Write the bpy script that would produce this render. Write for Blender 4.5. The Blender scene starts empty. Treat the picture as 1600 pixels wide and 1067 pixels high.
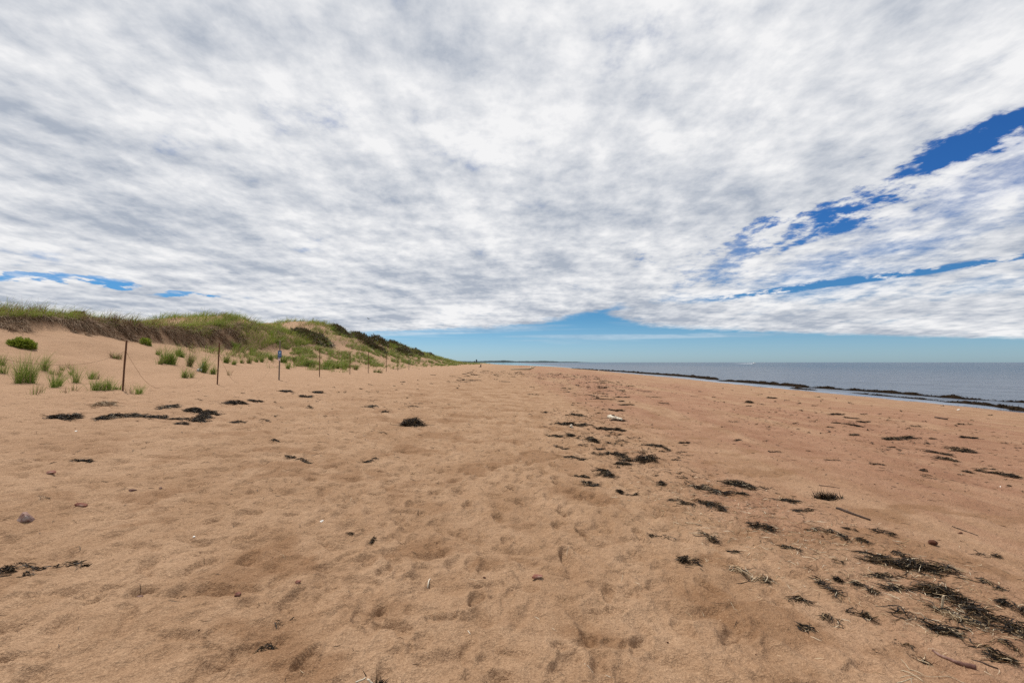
import bpy, bmesh, math, random
import numpy as np
from mathutils import Vector, Matrix

random.seed(7)
RNG = np.random.default_rng(11)
scene = bpy.context.scene
COL = scene.collection

# ------------------------------------------------------------------ camera
F_PX = 800.0                 # focal length in pixels of the 1600 px wide photograph (18 mm on 36 mm)
CAM_Z = 1.6
PITCH = math.atan(32.5 / F_PX)
cam_d = bpy.data.cameras.new('camera')
cam_d.sensor_width = 36.0
cam_d.lens = 18.0
cam_d.clip_start = 0.05
cam_d.clip_end = 90000.0
cam = bpy.data.objects.new('camera', cam_d)
cam.location = (0, 0, CAM_Z)
cam.rotation_euler = (math.pi / 2 + PITCH, 0, 0)
COL.objects.link(cam)
scene.camera = cam

# ------------------------------------------------------------------ sun, exposure
SUN_EL, SUN_AZ = math.radians(58), math.radians(-42)       # azimuth from +Y towards +X
sun_dir = Vector((math.sin(SUN_AZ) * math.cos(SUN_EL), math.cos(SUN_AZ) * math.cos(SUN_EL), math.sin(SUN_EL)))
sun_d = bpy.data.lights.new('sun', 'SUN')
sun_d.energy = 4.0
sun_d.angle = math.radians(2.0)
sun_d.color = (1.0, 0.95, 0.87)
sun = bpy.data.objects.new('sun', sun_d)
sun.rotation_euler = sun_dir.to_track_quat('Z', 'Y').to_euler()
sun.location = (0, 0, 60)
COL.objects.link(sun)
scene.view_settings.view_transform = 'Standard'
scene.view_settings.look = 'None'
scene.view_settings.exposure = 0.0
scene.view_settings.gamma = 1.0
scene.view_settings.use_curve_mapping = False
scene.cycles.use_denoising = False          # the sand's grain must survive
scene.cycles.max_bounces = 5


# ------------------------------------------------------------------ node helper
class NT:
    def __init__(s, tree):
        s.t = tree
        tree.nodes.clear()

    def n(s, typ, **kw):
        nd = s.t.nodes.new(typ)
        for k, v in kw.items():
            setattr(nd, k, v)
        return nd

    def put(s, sock, v):
        if isinstance(v, bpy.types.NodeSocket):
            s.t.links.new(v, sock)
        elif v is not None:
            sock.default_value = v

    def m(s, op, a, b=None, c=None, clamp=False):
        nd = s.n('ShaderNodeMath', operation=op, use_clamp=clamp)
        for i, v in enumerate((a, b, c)):
            if v is not None:
                s.put(nd.inputs[i], v)
        return nd.outputs[0]

    def vm(s, op, a, b=None, scale=None):
        nd = s.n('ShaderNodeVectorMath', operation=op)
        s.put(nd.inputs[0], a)
        if b is not None:
            s.put(nd.inputs[1], b)
        if scale is not None:
            s.put(nd.inputs['Scale'], scale)
        return nd.outputs[0]

    def ss(s, v, lo, hi, a=0.0, b=1.0):
        nd = s.n('ShaderNodeMapRange', interpolation_type='SMOOTHSTEP')
        s.put(nd.inputs['Value'], v)
        s.put(nd.inputs['From Min'], lo)
        s.put(nd.inputs['From Max'], hi)
        s.put(nd.inputs['To Min'], a)
        s.put(nd.inputs['To Max'], b)
        return nd.outputs[0]

    def noise(s, vec, scale, detail=4, rough=0.5, dist=0.0, dims='3D', w=None):
        nd = s.n('ShaderNodeTexNoise', noise_dimensions=dims)
        s.put(nd.inputs['Vector'], vec)
        s.put(nd.inputs['Scale'], scale)
        s.put(nd.inputs['Detail'], detail)
        s.put(nd.inputs['Roughness'], rough)
        s.put(nd.inputs['Distortion'], dist)
        return nd.outputs[0]

    def mix(s, f, a, b):
        nd = s.n('ShaderNodeMix', data_type='RGBA')
        s.put(nd.inputs[0], f)
        for i, v in ((6, a), (7, b)):
            if isinstance(v, tuple) and len(v) == 3:
                v = (*v, 1)
            s.put(nd.inputs[i], v)
        return nd.outputs[2]

    def comb(s, x, y, z=0.0):
        nd = s.n('ShaderNodeCombineXYZ')
        s.put(nd.inputs[0], x); s.put(nd.inputs[1], y); s.put(nd.inputs[2], z)
        return nd.outputs[0]

    def sep(s, v):
        nd = s.n('ShaderNodeSeparateXYZ')
        s.put(nd.inputs[0], v)
        return nd.outputs


# ------------------------------------------------------------------ world: clear sky with a broken cloud deck
world = bpy.data.worlds.new('World')
scene.world = world
world.use_nodes = True
W = NT(world.node_tree)
tc = W.n('ShaderNodeTexCoord')
dx, dy, dz = W.sep(tc.outputs['Generated'])
sky = W.n('ShaderNodeTexSky', sky_type='NISHITA', sun_disc=False)
sky.sun_elevation = SUN_EL
sky.sun_rotation = SUN_AZ
sky.altitude = 0
sky.air_density = 1.0
sky.dust_density = 0.3
sky.ozone_density = 3.0
zc = W.m('ADD', W.m('MAXIMUM', dz, 0.0), 0.012)
u = W.m('DIVIDE', dx, zc)
v = W.m('DIVIDE', dy, zc)
P = W.comb(u, v, 0.0)
zt = W.m('ADD', W.m('MAXIMUM', dz, 0.0), 0.11)      # the deck has depth: puffs stay rounder towards the horizon
PT = W.comb(W.m('DIVIDE', dx, zt), W.m('MULTIPLY', W.m('DIVIDE', dy, zt), 0.82), 0.0)     # drawn out along the wind, parallel to the shore
# gentle warp so that edges wander
wn = W.n('ShaderNodeTexNoise', noise_dimensions='2D')
W.put(wn.inputs['Vector'], P); W.put(wn.inputs['Scale'], 0.8); W.put(wn.inputs['Detail'], 5)
warp = W.vm('SCALE', W.vm('SUBTRACT', wn.outputs['Color'], (0.5, 0.5, 0.5)), scale=0.55)
PW = W.vm('ADD', P, warp)
uw, vw, _ = W.sep(PW)
wn2 = W.n('ShaderNodeTexNoise', noise_dimensions='2D')
W.put(wn2.inputs['Vector'], PT); W.put(wn2.inputs['Scale'], 2.6); W.put(wn2.inputs['Detail'], 3)
PS = W.vm('ADD', PT, W.vm('SCALE', W.vm('SUBTRACT', wn2.outputs['Color'], (0.5, 0.5, 0.5)), scale=0.05))
big = W.noise(W.vm('ADD', PS, (1.3, 7.9, 0)), 1.05, 4, 0.5, 0.0, '2D')
PM = W.vm('ADD', PS, (3.7, 1.2, 0))
mid = W.noise(PM, 3.3, 6, 0.58, 0.0, '2D')
mid2 = W.noise(W.vm('ADD', PM, (-0.06, 0.07, 0)), 3.3, 6, 0.58, 0.0, '2D')
fine = W.noise(W.vm('ADD', PS, (9.1, 4.4, 0)), 13.0, 5, 0.62, 0.0, '2D')
dens = W.m('ADD', W.m('MULTIPLY', mid, 0.50), W.m('ADD', W.m('MULTIPLY', fine, 0.22), W.m('MULTIPLY', big, 0.34)))
# where the deck breaks: a long gap on the seaward side, then thin cloud, then a second gap
gc = W.m('SUBTRACT', 2.10, W.m('MULTIPLY', W.m('SUBTRACT', v, 2.0), 0.10))
gh = W.m('MAXIMUM', W.m('MULTIPLY', W.m('SUBTRACT', v, 1.2), 0.12), 0.07)
gd = W.m('DIVIDE', W.m('ABSOLUTE', W.m('SUBTRACT', uw, gc)), gh)
gd = W.m('ADD', gd, W.m('ADD', W.m('MULTIPLY', W.m('SUBTRACT', fine, 0.5), 2.6), W.m('MULTIPLY', W.m('SUBTRACT', mid, 0.5), 2.6)))
gap1 = W.m('MULTIPLY', W.ss(gd, 0.2, 1.7, 1, 0), W.ss(v, 2.9, 5.4, 1.0, 0.25))
gap1 = W.m('MULTIPLY', gap1, W.ss(v, 5.0, 7.5, 1, 0))
gap1 = W.m('MULTIPLY', gap1, W.ss(W.m('ADD', mid, W.m('MULTIPLY', fine, .5)), .62, .90, 1.35, .15))
thin = W.m('MULTIPLY', W.ss(uw, 1.5, 2.4), W.ss(v, 5.5, 9.0, 1.0, 0.35))
thin = W.m('MULTIPLY', thin, W.ss(u, 5.0, 9.0, 1.0, 0.4))
d2 = W.m('ADD', W.m('MULTIPLY', uw, 0.875), W.m('MULTIPLY', vw, 0.485))
gap2 = W.ss(W.m('ABSOLUTE', W.m('SUBTRACT', d2, 6.15)), 0.08, 0.38, 1, 0)
gap2 = W.m('MULTIPLY', gap2, W.ss(W.m('ADD', mid, W.m('MULTIPLY', fine, .5)), .66, .92, 1.2, .1))
gap2 = W.m('MULTIPLY', gap2, W.m('MULTIPLY', W.ss(v, 6.6, 8.2, 1, 0), W.ss(u, 2.2, 3.2)))
fw = W.m('MULTIPLY', W.m('SUBTRACT', mid, 0.5), 1.6)
du, dv = W.m('SUBTRACT', uw, -5.1), W.m('ADD', fw, W.m('SUBTRACT', vw, 5.62))
gl = W.m('ADD', W.m('POWER', W.m('DIVIDE', du, 0.9), 2), W.m('POWER', W.m('DIVIDE', dv, 0.26), 2))
gap3 = W.ss(gl, 0.2, 1.4, 1, 0)
du, dv = W.m('SUBTRACT', uw, -4.45), W.m('ADD', fw, W.m('SUBTRACT', vw, 6.65))
gl = W.m('ADD', W.m('POWER', W.m('DIVIDE', du, .36), 2), W.m('POWER', W.m('DIVIDE', dv, 0.26), 2))
gap3 = W.m('MAXIMUM', gap3, W.ss(gl, 0.2, 1.4, 1, 0))
cov = W.m('SUBTRACT', W.m('ADD', dens, 0.095), W.m('MULTIPLY', gap1, 0.24))
cov = W.m('SUBTRACT', cov, W.m('MULTIPLY', thin, 0.165))
cov = W.m('SUBTRACT', cov, W.m('MULTIPLY', gap2, 0.34))
cov = W.m('SUBTRACT', cov, W.m('MULTIPLY', gap3, 0.40))
# the deck ends some way above the horizon, with a notch
au = W.m('ABSOLUTE', W.m('SUBTRACT', uw, 1.6))
ve = W.m('ADD', W.m('MULTIPLY', W.m('SUBTRACT', 1.0, W.m('POWER', 2.718, W.m('DIVIDE', au, -1.1))), 4.3), W.m('MULTIPLY', au, 0.25))
far = W.m('SUBTRACT', vw, W.m('ADD', ve, 8.2))
far = W.m('ADD', far, W.m('MULTIPLY', W.m('SUBTRACT', mid, 0.5), 4.0))
edge = W.ss(far, -1.6, 1.8)
cov = W.m('SUBTRACT', cov, W.m('MULTIPLY', edge, 0.6))
alpha = W.ss(cov, 0.17, 0.56)
alpha = W.m('MULTIPLY', alpha, W.ss(dz, 0.0, 0.03))
# thin streaks low over the sea
st = W.noise(W.comb(W.m('MULTIPLY', u, 0.10), W.m('MULTIPLY', v, 0.22)), 1.6, 5, 0.55, 0.4, '2D')
streak = W.m('MULTIPLY', W.ss(st, 0.50, 0.7), 0.38)
streak = W.m('MULTIPLY', streak, W.ss(dz, 0.025, 0.06))
alpha = W.m('MAXIMUM', alpha, streak)
# brightness: thick hearts are greyer, sunward sides are brighter
lit = W.m('MULTIPLY', W.m('SUBTRACT', mid, mid2), 1.2)
shade = W.m('ADD', W.m('MULTIPLY', W.m('SUBTRACT', 0.5, big), 2.0), lit)
shade = W.m('ADD', shade, W.m('MULTIPLY', W.m('SUBTRACT', mid, 0.5), 0.65))
shade = W.m('ADD', shade, W.m('MULTIPLY', W.m('SUBTRACT', fine, 0.5), 0.7))
shade = W.m('ADD', shade, W.ss(dz, 0.05, 0.55, 0.53, 0.62), clamp=True)
ccol = W.mix(shade, (0.48, 0.535, 0.63), (1.05, 1.05, 1.06))
tint = W.mix(W.ss(dz, 0.0, 0.10), (0.64, 0.94, 1.40), (0.28, 0.62, 0.95))
tint = W.mix(W.ss(dz, 0.06, 0.30), tint, (0.20, 0.54, 1.00))
skyc = W.vm('MULTIPLY', sky.outputs[0], tint)
bg_sky = W.n('ShaderNodeBackground')
W.put(bg_sky.inputs['Color'], skyc)
bg_sky.inputs['Strength'].default_value = 0.085
bg_cl = W.n('ShaderNodeBackground')
W.put(bg_cl.inputs['Color'], ccol)
bg_cl.inputs['Strength'].default_value = 0.86
mx = W.n('ShaderNodeMixShader')
W.put(mx.inputs[0], alpha)
W.t.links.new(bg_sky.outputs[0], mx.inputs[1])
W.t.links.new(bg_cl.outputs[0], mx.inputs[2])
wo = W.n('ShaderNodeOutputWorld')
W.t.links.new(mx.outputs[0], wo.inputs['Surface'])


# ------------------------------------------------------------------ numeric noise
def _hash(ix, iy, seed):
    n = (ix.astype(np.int64) * 374761393 + iy.astype(np.int64) * 668265263 + seed * 974634777) & 0xFFFFFFFF
    n = ((n ^ (n >> 13)) * 1274126177) & 0xFFFFFFFF
    n = (n ^ (n >> 16)) & 0xFFFFFFFF
    return n


def gnoise(x, y, seed=0):
    x = np.asarray(x, float); y = np.asarray(y, float)
    ix = np.floor(x); iy = np.floor(y)
    fx = x - ix; fy = y - iy
    ux = fx * fx * fx * (fx * (fx * 6 - 15) + 10)
    uy = fy * fy * fy * (fy * (fy * 6 - 15) + 10)

    def g(ox, oy):
        a = _hash(ix + ox, iy + oy, seed).astype(float) * (2 * math.pi / 4294967296.0)
        return np.cos(a) * (fx - ox) + np.sin(a) * (fy - oy)
    a = g(0, 0) * (1 - ux) + g(1, 0) * ux
    b = g(0, 1) * (1 - ux) + g(1, 1) * ux
    return (a * (1 - uy) + b * uy) * 1.5


def fbm(x, y, seed=0, octv=4, gain=0.5):
    s = 0.0; a = 1.0; f = 1.0
    for i in range(octv):
        s = s + a * gnoise(x * f + 17.3 * i, y * f - 9.1 * i, seed + i)
        a *= gain; f *= 2.03
    return s


def sstep(x, a, b):
    t = np.clip((x - a) / (b - a), 0, 1)
    return t * t * (3 - 2 * t)


def pchip(xk, yk):
    xk = np.array(xk, float); yk = np.array(yk, float)
    h = np.diff(xk); d = np.diff(yk) / h
    m = np.zeros_like(yk)
    m[0], m[-1] = d[0], d[-1]
    for i in range(1, len(xk) - 1):
        if d[i - 1] * d[i] > 0:
            w1 = 2 * h[i] + h[i - 1]; w2 = h[i] + 2 * h[i - 1]
            m[i] = (w1 + w2) / (w1 / d[i - 1] + w2 / d[i])

    def f(x):
        x = np.clip(np.asarray(x, float), xk[0], xk[-1])
        i = np.clip(np.searchsorted(xk, x) - 1, 0, len(xk) - 2)
        t = (x - xk[i]) / h[i]
        return ((1 + 2 * t) * (1 - t) ** 2 * yk[i] + t * (1 - t) ** 2 * h[i] * m[i]
                + t * t * (3 - 2 * t) * yk[i + 1] + t * t * (t - 1) * h[i] * m[i + 1])
    return f


# ------------------------------------------------------------------ the lie of the land (metres, y = along the beach)
SEA = -0.90
shore_x = pchip([-200, 180, 260, 340, 420, 500, 600, 800, 1500, 6000], [28, 28, 27, 20, 5, -22, -60, -150, -600, -3500])
prof = pchip([-14, -10.4, -7, -4, 0, 3, 8, 15, 21, 24.3, 25.4, 28.0, 31, 45, 200, 9000],
             [1.12, .83, .50, .24, 0, -.11, -.28, -.50, -.69, -.82, -.862, -.95, -1.15, -2, -6, -8])
# dune: crest line, lip of the scarp and its foot, as a function of y
_ys = [-200, 10, 21, 27, 31, 37, 43, 48, 53, 61, 67, 74, 82, 88, 94, 110, 130, 150, 168, 200, 260, 700]
crest_z = pchip(_ys, [3.6, 3.7, 3.85, 3.9, 3.6, 4.15, 5.45, 4.75, 4.8, 6.45, 6.6, 6.05, 5.6, 5.1, 4.85, 3.95, 3.3, 2.55, 1.65, 1.1, .95, .9])
crest_x = pchip(_ys, [-24, -24, -24, -24, -24, -24, -24, -24, -24.3, -25, -25, -25, -25, -23.5, -22, -22, -22, -22, -22, -22, -22, -22])
lip_z = pchip(_ys, [3.3, 3.4, 3.5, 3.72, 3.7, 4.0, 4.3, 4.1, 4.2, 4.9, 5.0, 4.75, 4.5, 4.2, 3.9, 3.25, 2.75, 2.15, 1.45, 1.05, .93, .88])
lip_x = pchip(_ys, [-21.3, -21.3, -21.3, -21.3, -21.2, -21.2, -21.2, -21.2, -21.4, -22, -22, -22, -22, -20.5, -19.5, -19.5, -19.5, -19.5, -19.5, -19.5, -19.5, -19.5])
foot_z = pchip(_ys, [2.8, 2.9, 2.95, 2.8, 2.55, 2.5, 2.7, 2.75, 2.8, 3.0, 3.0, 2.9, 2.8, 2.6, 2.45, 2.2, 1.95, 1.65, 1.25, 1.0, .92, .86])
foot_x = pchip(_ys, [-20.2, -20.2, -20.2, -20.2, -20.1, -20, -19, -18.6, -18.4, -18.4, -18.4, -18.4, -18.4, -17.2, -16.5, -16.5, -16.5, -16.5, -16.5, -16.5, -16.5, -16.5])


def macro(x, y):
    """smooth ground height"""
    x = np.asarray(x, float); y = np.asarray(y, float)
    xs = x + (28 - shore_x(y))
    z = prof(xs)
    # little trough behind the weed bank holds tide pools
    tr = np.exp(-((xs - 26.2 - 0.35 * np.sin(y * 0.21)) / 0.62) ** 2)
    z = z - 0.085 * tr * (sstep(y, 20, 27) * (1 - sstep(y, 62, 80)))
    wob = 0.35 * gnoise(y * 0.22, y * 0.0 + 3.3, 5) + 0.18 * gnoise(y * 0.7, 1.7 + 0 * y, 6)
    cx, lx, fx = crest_x(y), lip_x(y) + wob, foot_x(y) + wob
    cz, lz, fz = crest_z(y), lip_z(y), foot_z(y)
    tz = prof(-14.0)
    # piecewise in xs : toe(-14) .. foot .. lip .. crest .. back
    t1 = np.clip((-14.0 - xs) / (-14.0 - fx), 0, 1)
    s1 = tz + (fz - tz) * (t1 * 0.72 + 0.28 * t1 * t1)
    t2 = np.clip((fx - xs) / (fx - lx), 0, 1)
    s2 = fz + (lz - fz) * (t2 * t2 * (3 - 2 * t2))
    t3 = np.clip((lx - xs) / (lx - cx), 0, 1)
    s3 = lz + (cz - lz) * (t3 * (2 - t3))
    t4 = np.clip((cx - xs) / 30.0, 0, 1)
    s4 = cz + (np.minimum(2.0, cz - 0.1) - cz) * (t4 * t4 * (3 - 2 * t4))
    d = np.where(xs > fx, s1, np.where(xs > lx, s2, np.where(xs > cx, s3, s4)))
    return np.where(xs < -14.0, d, z)


# prints trodden into the sand: x, y, heading, length, depth
PRINTS = []


def add_track(x0, y0, hd, n, step=0.62, jit=0.05, depth=0.02):
    for i in range(n):
        s = 1 if i % 2 else -1
        px = x0 + math.sin(hd) * step * i + math.cos(hd) * 0.10 * s + random.uniform(-jit, jit)
        py = y0 + math.cos(hd) * step * i - math.sin(hd) * 0.10 * s + random.uniform(-jit, jit)
        PRINTS.append((px, py, hd + random.uniform(-.25, .25), random.uniform(.25, .30), depth * random.uniform(.9, 1.7)))


for k in range(16):
    add_track(random.uniform(-3.5, 1.6), random.uniform(1.6, 6), random.uniform(-.35, .35) + (math.pi if k % 3 == 0 else 0), random.randint(4, 14), depth=random.uniform(.010, .022))
add_track(-.55, 1.7, .12, 14, depth=.024)
add_track(.45, 1.9, .05, 14, depth=.026)
add_track(1.25, 2.0, -.05, 7, depth=.022)
for k in range(150):
    PRINTS.append((random.uniform(-5, 1.7), random.uniform(1.7, 9), random.uniform(0, 6.28), random.uniform(.18, .3), random.uniform(.008, .02)))


for (px_, py_, hd_, dp_) in [(945, 935, 1.35, .034), (1145, 972, 1.15, .036), (690, 905, .9, .026), (765, 905, 1.3, .026), (550, 920, 1.2, .024), (995, 988, .5, .026),
                             (880, 1020, .7, .026), (970, 1035, .3, .022), (1330, 1005, 1.2, .02), (640, 1010, 1.1, .022), (745, 1035, .4, .022), (460, 885, 1.2, .024), (1000, 905, 1.2, .024)]:
    yy_ = 1.6 * 800 / (py_ - 566)
    PRINTS.append(((px_ - 800) / 800 * yy_, yy_, hd_, .29, dp_ * .6))


def sand_detail(x, y):
    """relief of the dry trampled sand, smoother where it is damp or wind blown"""
    r = np.hypot(x, y)
    xs = x + (28 - shore_x(y))
    tram = (1 - sstep(xs, 1.0, 4.5) * 0.80) * (0.35 + 0.65 * sstep(xs, -13, -9.5))
    z = 0.030 * gnoise(x * 0.35, y * 0.28, 20) + 0.016 * gnoise(x * 1.05, y * 0.85, 21) * (0.4 + 0.6 * tram)
    wx = x + 0.10 * gnoise(x * 2.1, y * 2.1, 30); wy = y + 0.10 * gnoise(x * 2.1 + 50, y * 2.1, 31)
    n1 = gnoise(wx * 2.6, wy * 2.2, 22)
    n2 = gnoise(wx * 5.6, wy * 5.0, 23)
    n3 = gnoise(wx * 13, wy * 12, 24)
    pits = -np.maximum(0, n1 - 0.10) * 0.075 - np.maximum(0, n2 - 0.10) * 0.085
    z = z + tram * (0.018 * n1 + pits + 0.010 * n2) + (0.35 + 0.65 * tram) * 0.0095 * n3
    # wind streaks, along the shore
    z = z + 0.009 * gnoise(x * 5.0 + 0.7 * gnoise(x, y, 44), y * 1.1, 25) * (1 - 0.6 * sstep(r, 30, 80))
    z = z + sstep(-xs, 12, 16) * 0.10 * gnoise(x * 0.5, y * 0.35, 26)
    return z


def prints_z(x, y):
    z = np.zeros_like(x)
    for (px, py, hd, ln, dp) in PRINTS:
        idx = np.nonzero((np.abs(x - px) < .3) & (np.abs(y - py) < .3))[0]
        if len(idx) == 0:
            continue
        ddx = x[idx] - px; ddy = y[idx] - py
        a = ddx * math.sin(hd) + ddy * math.cos(hd)
        b = ddx * math.cos(hd) - ddy * math.sin(hd)
        w = 0.052 + 0.012 * np.sin(a / ln * 5.0) + 0.006 * gnoise(a * 20, b * 20, int(abs(px * 100)) % 97)
        q = np.sqrt((a / (ln * .5)) ** 2 + (b / w) ** 2)
        dip = -dp * (1 - sstep(q, .72, 1.02)) * (1 + .35 * np.sin(a * 60) * 0.3)
        rim = dp * .60 * np.exp(-((q - 1.2) / .17) ** 2)
        z[idx] = np.minimum(z[idx], 0) * .5 + z[idx] * .5 + dip + rim
    return z


def height(x, y, prints=True):
    x = np.atleast_1d(np.asarray(x, float)); y = np.atleast_1d(np.asarray(y, float))
    z = macro(x, y) + sand_detail(x, y)
    if prints:
        z = z + prints_z(x, y)
    return z


def hz(x, y):
    return float(height(x, y)[0])


cp, sp = math.cos(PITCH), math.sin(PITCH)
_tt = np.geomspace(1.2, 700, 5000)


def ray(px, py):
    a = (px - 800) / F_PX; b = (533.5 - py) / F_PX
    return np.array([a, cp - b * sp, sp + b * cp])


def at(px, py):
    """where the ground lies under a pixel of the photograph"""
    d = ray(px, py)
    p = d[None, :] * _tt[:, None]
    zz = CAM_Z + p[:, 2]
    g = macro(p[:, 0], p[:, 1])
    i = np.nonzero(zz <= g)[0]
    i = i[0] if len(i) else len(_tt) - 1
    if i > 0:
        e0 = zz[i - 1] - g[i - 1]; e1 = zz[i] - g[i]
        f = e0 / (e0 - e1) if e0 != e1 else 0
        q = p[i - 1] + (p[i] - p[i - 1]) * f
    else:
        q = p[i]
    return Vector((q[0], q[1], hz(q[0], q[1])))


# ------------------------------------------------------------------ object helpers
def mesh_np(name, verts, quads, smooth=False, mats=(), midx=None):
    me = bpy.data.meshes.new(name)
    nv, nq = len(verts), len(quads)
    k = quads.shape[1]
    me.vertices.add(nv)
    me.vertices.foreach_set('co', np.asarray(verts, np.float32).ravel())
    me.loops.add(nq * k)
    me.loops.foreach_set('vertex_index', np.asarray(quads, np.int32).ravel())
    me.polygons.add(nq)
    me.polygons.foreach_set('loop_start', np.arange(0, nq * k, k, dtype=np.int32))
    me.polygons.foreach_set('loop_total', np.full(nq, k, np.int32))
    for m in mats:
        me.materials.append(m)
    if midx is not None:
        me.polygons.foreach_set('material_index', np.asarray(midx, np.int32))
    me.polygons.foreach_set('use_smooth', np.full(nq, smooth))
    me.update(calc_edges=True)
    me.validate()
    return me


def link(name, data, parent=None, loc=None, label=None, cat=None, group=None, kind=None):
    o = bpy.data.objects.new(name, data)
    COL.objects.link(o)
    if parent:
        o.parent = parent
    if loc is not None:
        o.location = loc
    for k, val in (('label', label), ('category', cat), ('group', group), ('kind', kind)):
        if val:
            o[k] = val
    return o


def bm_obj(name, bm, mat, parent=None, loc=None, smooth=False, **kw):
    me = bpy.data.meshes.new(name)
    bm.normal_update()
    bm.to_mesh(me); bm.free()
    me.materials.append(mat)
    if smooth:
        me.polygons.foreach_set('use_smooth', np.full(len(me.polygons), True))
    return link(name, me, parent, loc, **kw)


# ------------------------------------------------------------------ materials
def new_mat(name):
    m = bpy.data.materials.new(name)
    m.use_nodes = True
    N = NT(m.node_tree)
    b = N.n('ShaderNodeBsdfPrincipled')
    o = N.n('ShaderNodeOutputMaterial')
    N.t.links.new(b.outputs[0], o.inputs['Surface'])
    return m, N, b


def sand_mat(name):
    m, N, b = new_mat(name)
    g = N.n('ShaderNodeNewGeometry')
    p = g.outputs['Position']
    x, y, z = N.sep(p)
    # dry tan sand, redder and a little darker where it holds moisture
    n_big = N.noise(p, 0.35, 4, 0.55)
    n_mid = N.noise(N.vm('MULTIPLY', p, (1.0, 0.55, 1.0)), 1.7, 5, 0.6, 0.3)
    n_blot = N.noise(p, 0.9, 3, 0.5, 0.4)
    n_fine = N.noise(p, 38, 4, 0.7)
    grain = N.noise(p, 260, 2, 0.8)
    dry = N.mix(N.ss(n_mid, .32, .68), (.312, .187, .106), (.412, .265, .163))
    damp = N.mix(N.ss(n_mid, .30, .70), (.258, .128, .077), (.345, .190, .120))
    xx = N.m('ADD', x, N.m('MULTIPLY', N.m('SUBTRACT', n_big, .5), 7.0))
    f = N.m('MULTIPLY', N.ss(xx, .6, 4.0), N.ss(xx, 14.0, 24.0, 1, .35))
    n_band = N.noise(N.vm('MULTIPLY', p, (.55, .07, 1.0)), 1.0, 4, .55, .3)
    f = N.m('MULTIPLY', f, N.ss(n_band, .36, .62, .15, 1.0))
    col = N.mix(f, dry, damp)
    # blotches of damp sand showing through, in the foreground
    bl = N.m('MULTIPLY', N.ss(n_blot, .54, .62), .62)
    bl = N.m('MULTIPLY', bl, N.ss(N.m('ABSOLUTE', x), 5.0, 8.0, 1, 0))
    col = N.mix(bl, col, (.215, .112, .054))
    # pale dune sand
    col = N.mix(N.m('MULTIPLY', N.ss(x, -11, -1.5, 1, 0), .62), col, (.430, .272, .172))
    # grains
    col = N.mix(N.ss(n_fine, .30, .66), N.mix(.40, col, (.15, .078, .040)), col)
    n_f2 = N.noise(p, 95, 3, .75)
    col = N.mix(N.ss(n_f2, .36, .52, .38, 0), col, (.11, .055, .030))
    col = N.mix(N.ss(n_f2, .54, .68, 0, .30), col, (.60, .42, .27))
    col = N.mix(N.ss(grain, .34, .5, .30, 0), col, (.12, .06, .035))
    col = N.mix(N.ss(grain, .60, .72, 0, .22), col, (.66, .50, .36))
    # scattered dark crumbs
    vo = N.n('ShaderNodeTexVoronoi', feature='F1')
    N.put(vo.inputs['Vector'], p); vo.inputs['Scale'].default_value = 9.0
    crumb = N.m('MULTIPLY', N.ss(vo.outputs['Distance'], .05, .09, 1, 0), N.ss(N.sep(vo.outputs['Color'])[0], .80, .82))
    col = N.mix(N.m('MULTIPLY', crumb, .75), col, (.06, .03, .018))
    # wet at the water's edge
    zw = N.m('ADD', z, N.m('MULTIPLY', N.m('SUBTRACT', n_mid, .5), .05))
    wet = N.ss(zw, SEA + .015, SEA + .085, 1, 0)
    col = N.mix(N.m('MULTIPLY', wet, .75), col, (.13, .066, .036))
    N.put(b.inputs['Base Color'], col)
    N.put(b.inputs['Roughness'], N.m('SUBTRACT', .95, N.m('MULTIPLY', wet, .6)))
    N.put(b.inputs['Specular IOR Level'], N.m('ADD', .12, N.m('MULTIPLY', wet, .4)))
    n_b = N.noise(p, 9, 6, .68)
    n_l = N.noise(N.vm('MULTIPLY', p, (1.0, .8, 1.0)), 3.6, 3, .55, .5)
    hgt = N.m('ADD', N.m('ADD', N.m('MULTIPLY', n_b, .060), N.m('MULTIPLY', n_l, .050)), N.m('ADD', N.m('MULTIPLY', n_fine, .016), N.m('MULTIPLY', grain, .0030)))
    hgt = N.m('MULTIPLY', hgt, N.m('SUBTRACT', 1.0, N.m('MULTIPLY', wet, .9)))
    bp = N.n('ShaderNodeBump')
    bp.inputs['Strength'].default_value = 0.85
    bp.inputs['Distance'].default_value = 1.0
    N.put(bp.inputs['Height'], hgt)
    N.t.links.new(bp.outputs[0], b.inputs['Normal'])
    return m


def island_mat(name, cols, rough=.7, spec=.3, pos=None, trans=0.0):
    """colour picked per blade / strand"""
    m, N, b = new_mat(name)
    g = N.n('ShaderNodeNewGeometry')
    cr = N.n('ShaderNodeValToRGB')
    cr.color_ramp.interpolation = 'LINEAR'
    el = cr.color_ramp.elements
    while len(el) < len(cols):
        el.new(.5)
    for i, c in enumerate(cols):
        el[i].position = pos[i] if pos else i / (len(cols) - 1)
        el[i].color = (*c, 1)
    N.put(cr.inputs[0], g.outputs['Random Per Island'])
    nz = N.noise(g.outputs['Position'], 9, 3, .6)
    col = N.mix(N.ss(nz, .3, .7, .0, .35), cr.outputs[0], tuple(.55 * a for a in cols[0]))
    N.put(b.inputs['Base Color'], col)
    b.inputs['Roughness'].default_value = rough
    b.inputs['Specular IOR Level'].default_value = spec
    if trans:
        tl = N.n('ShaderNodeBsdfTranslucent')
        N.put(tl.inputs['Color'], col)
        mxs = N.n('ShaderNodeMixShader')
        mxs.inputs[0].default_value = trans
        N.t.links.new(b.outputs[0], mxs.inputs[1])
        N.t.links.new(tl.outputs[0], mxs.inputs[2])
        out = [n for n in N.t.nodes if n.type == 'OUTPUT_MATERIAL'][0]
        N.t.links.new(mxs.outputs[0], out.inputs['Surface'])
    return m


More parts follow.
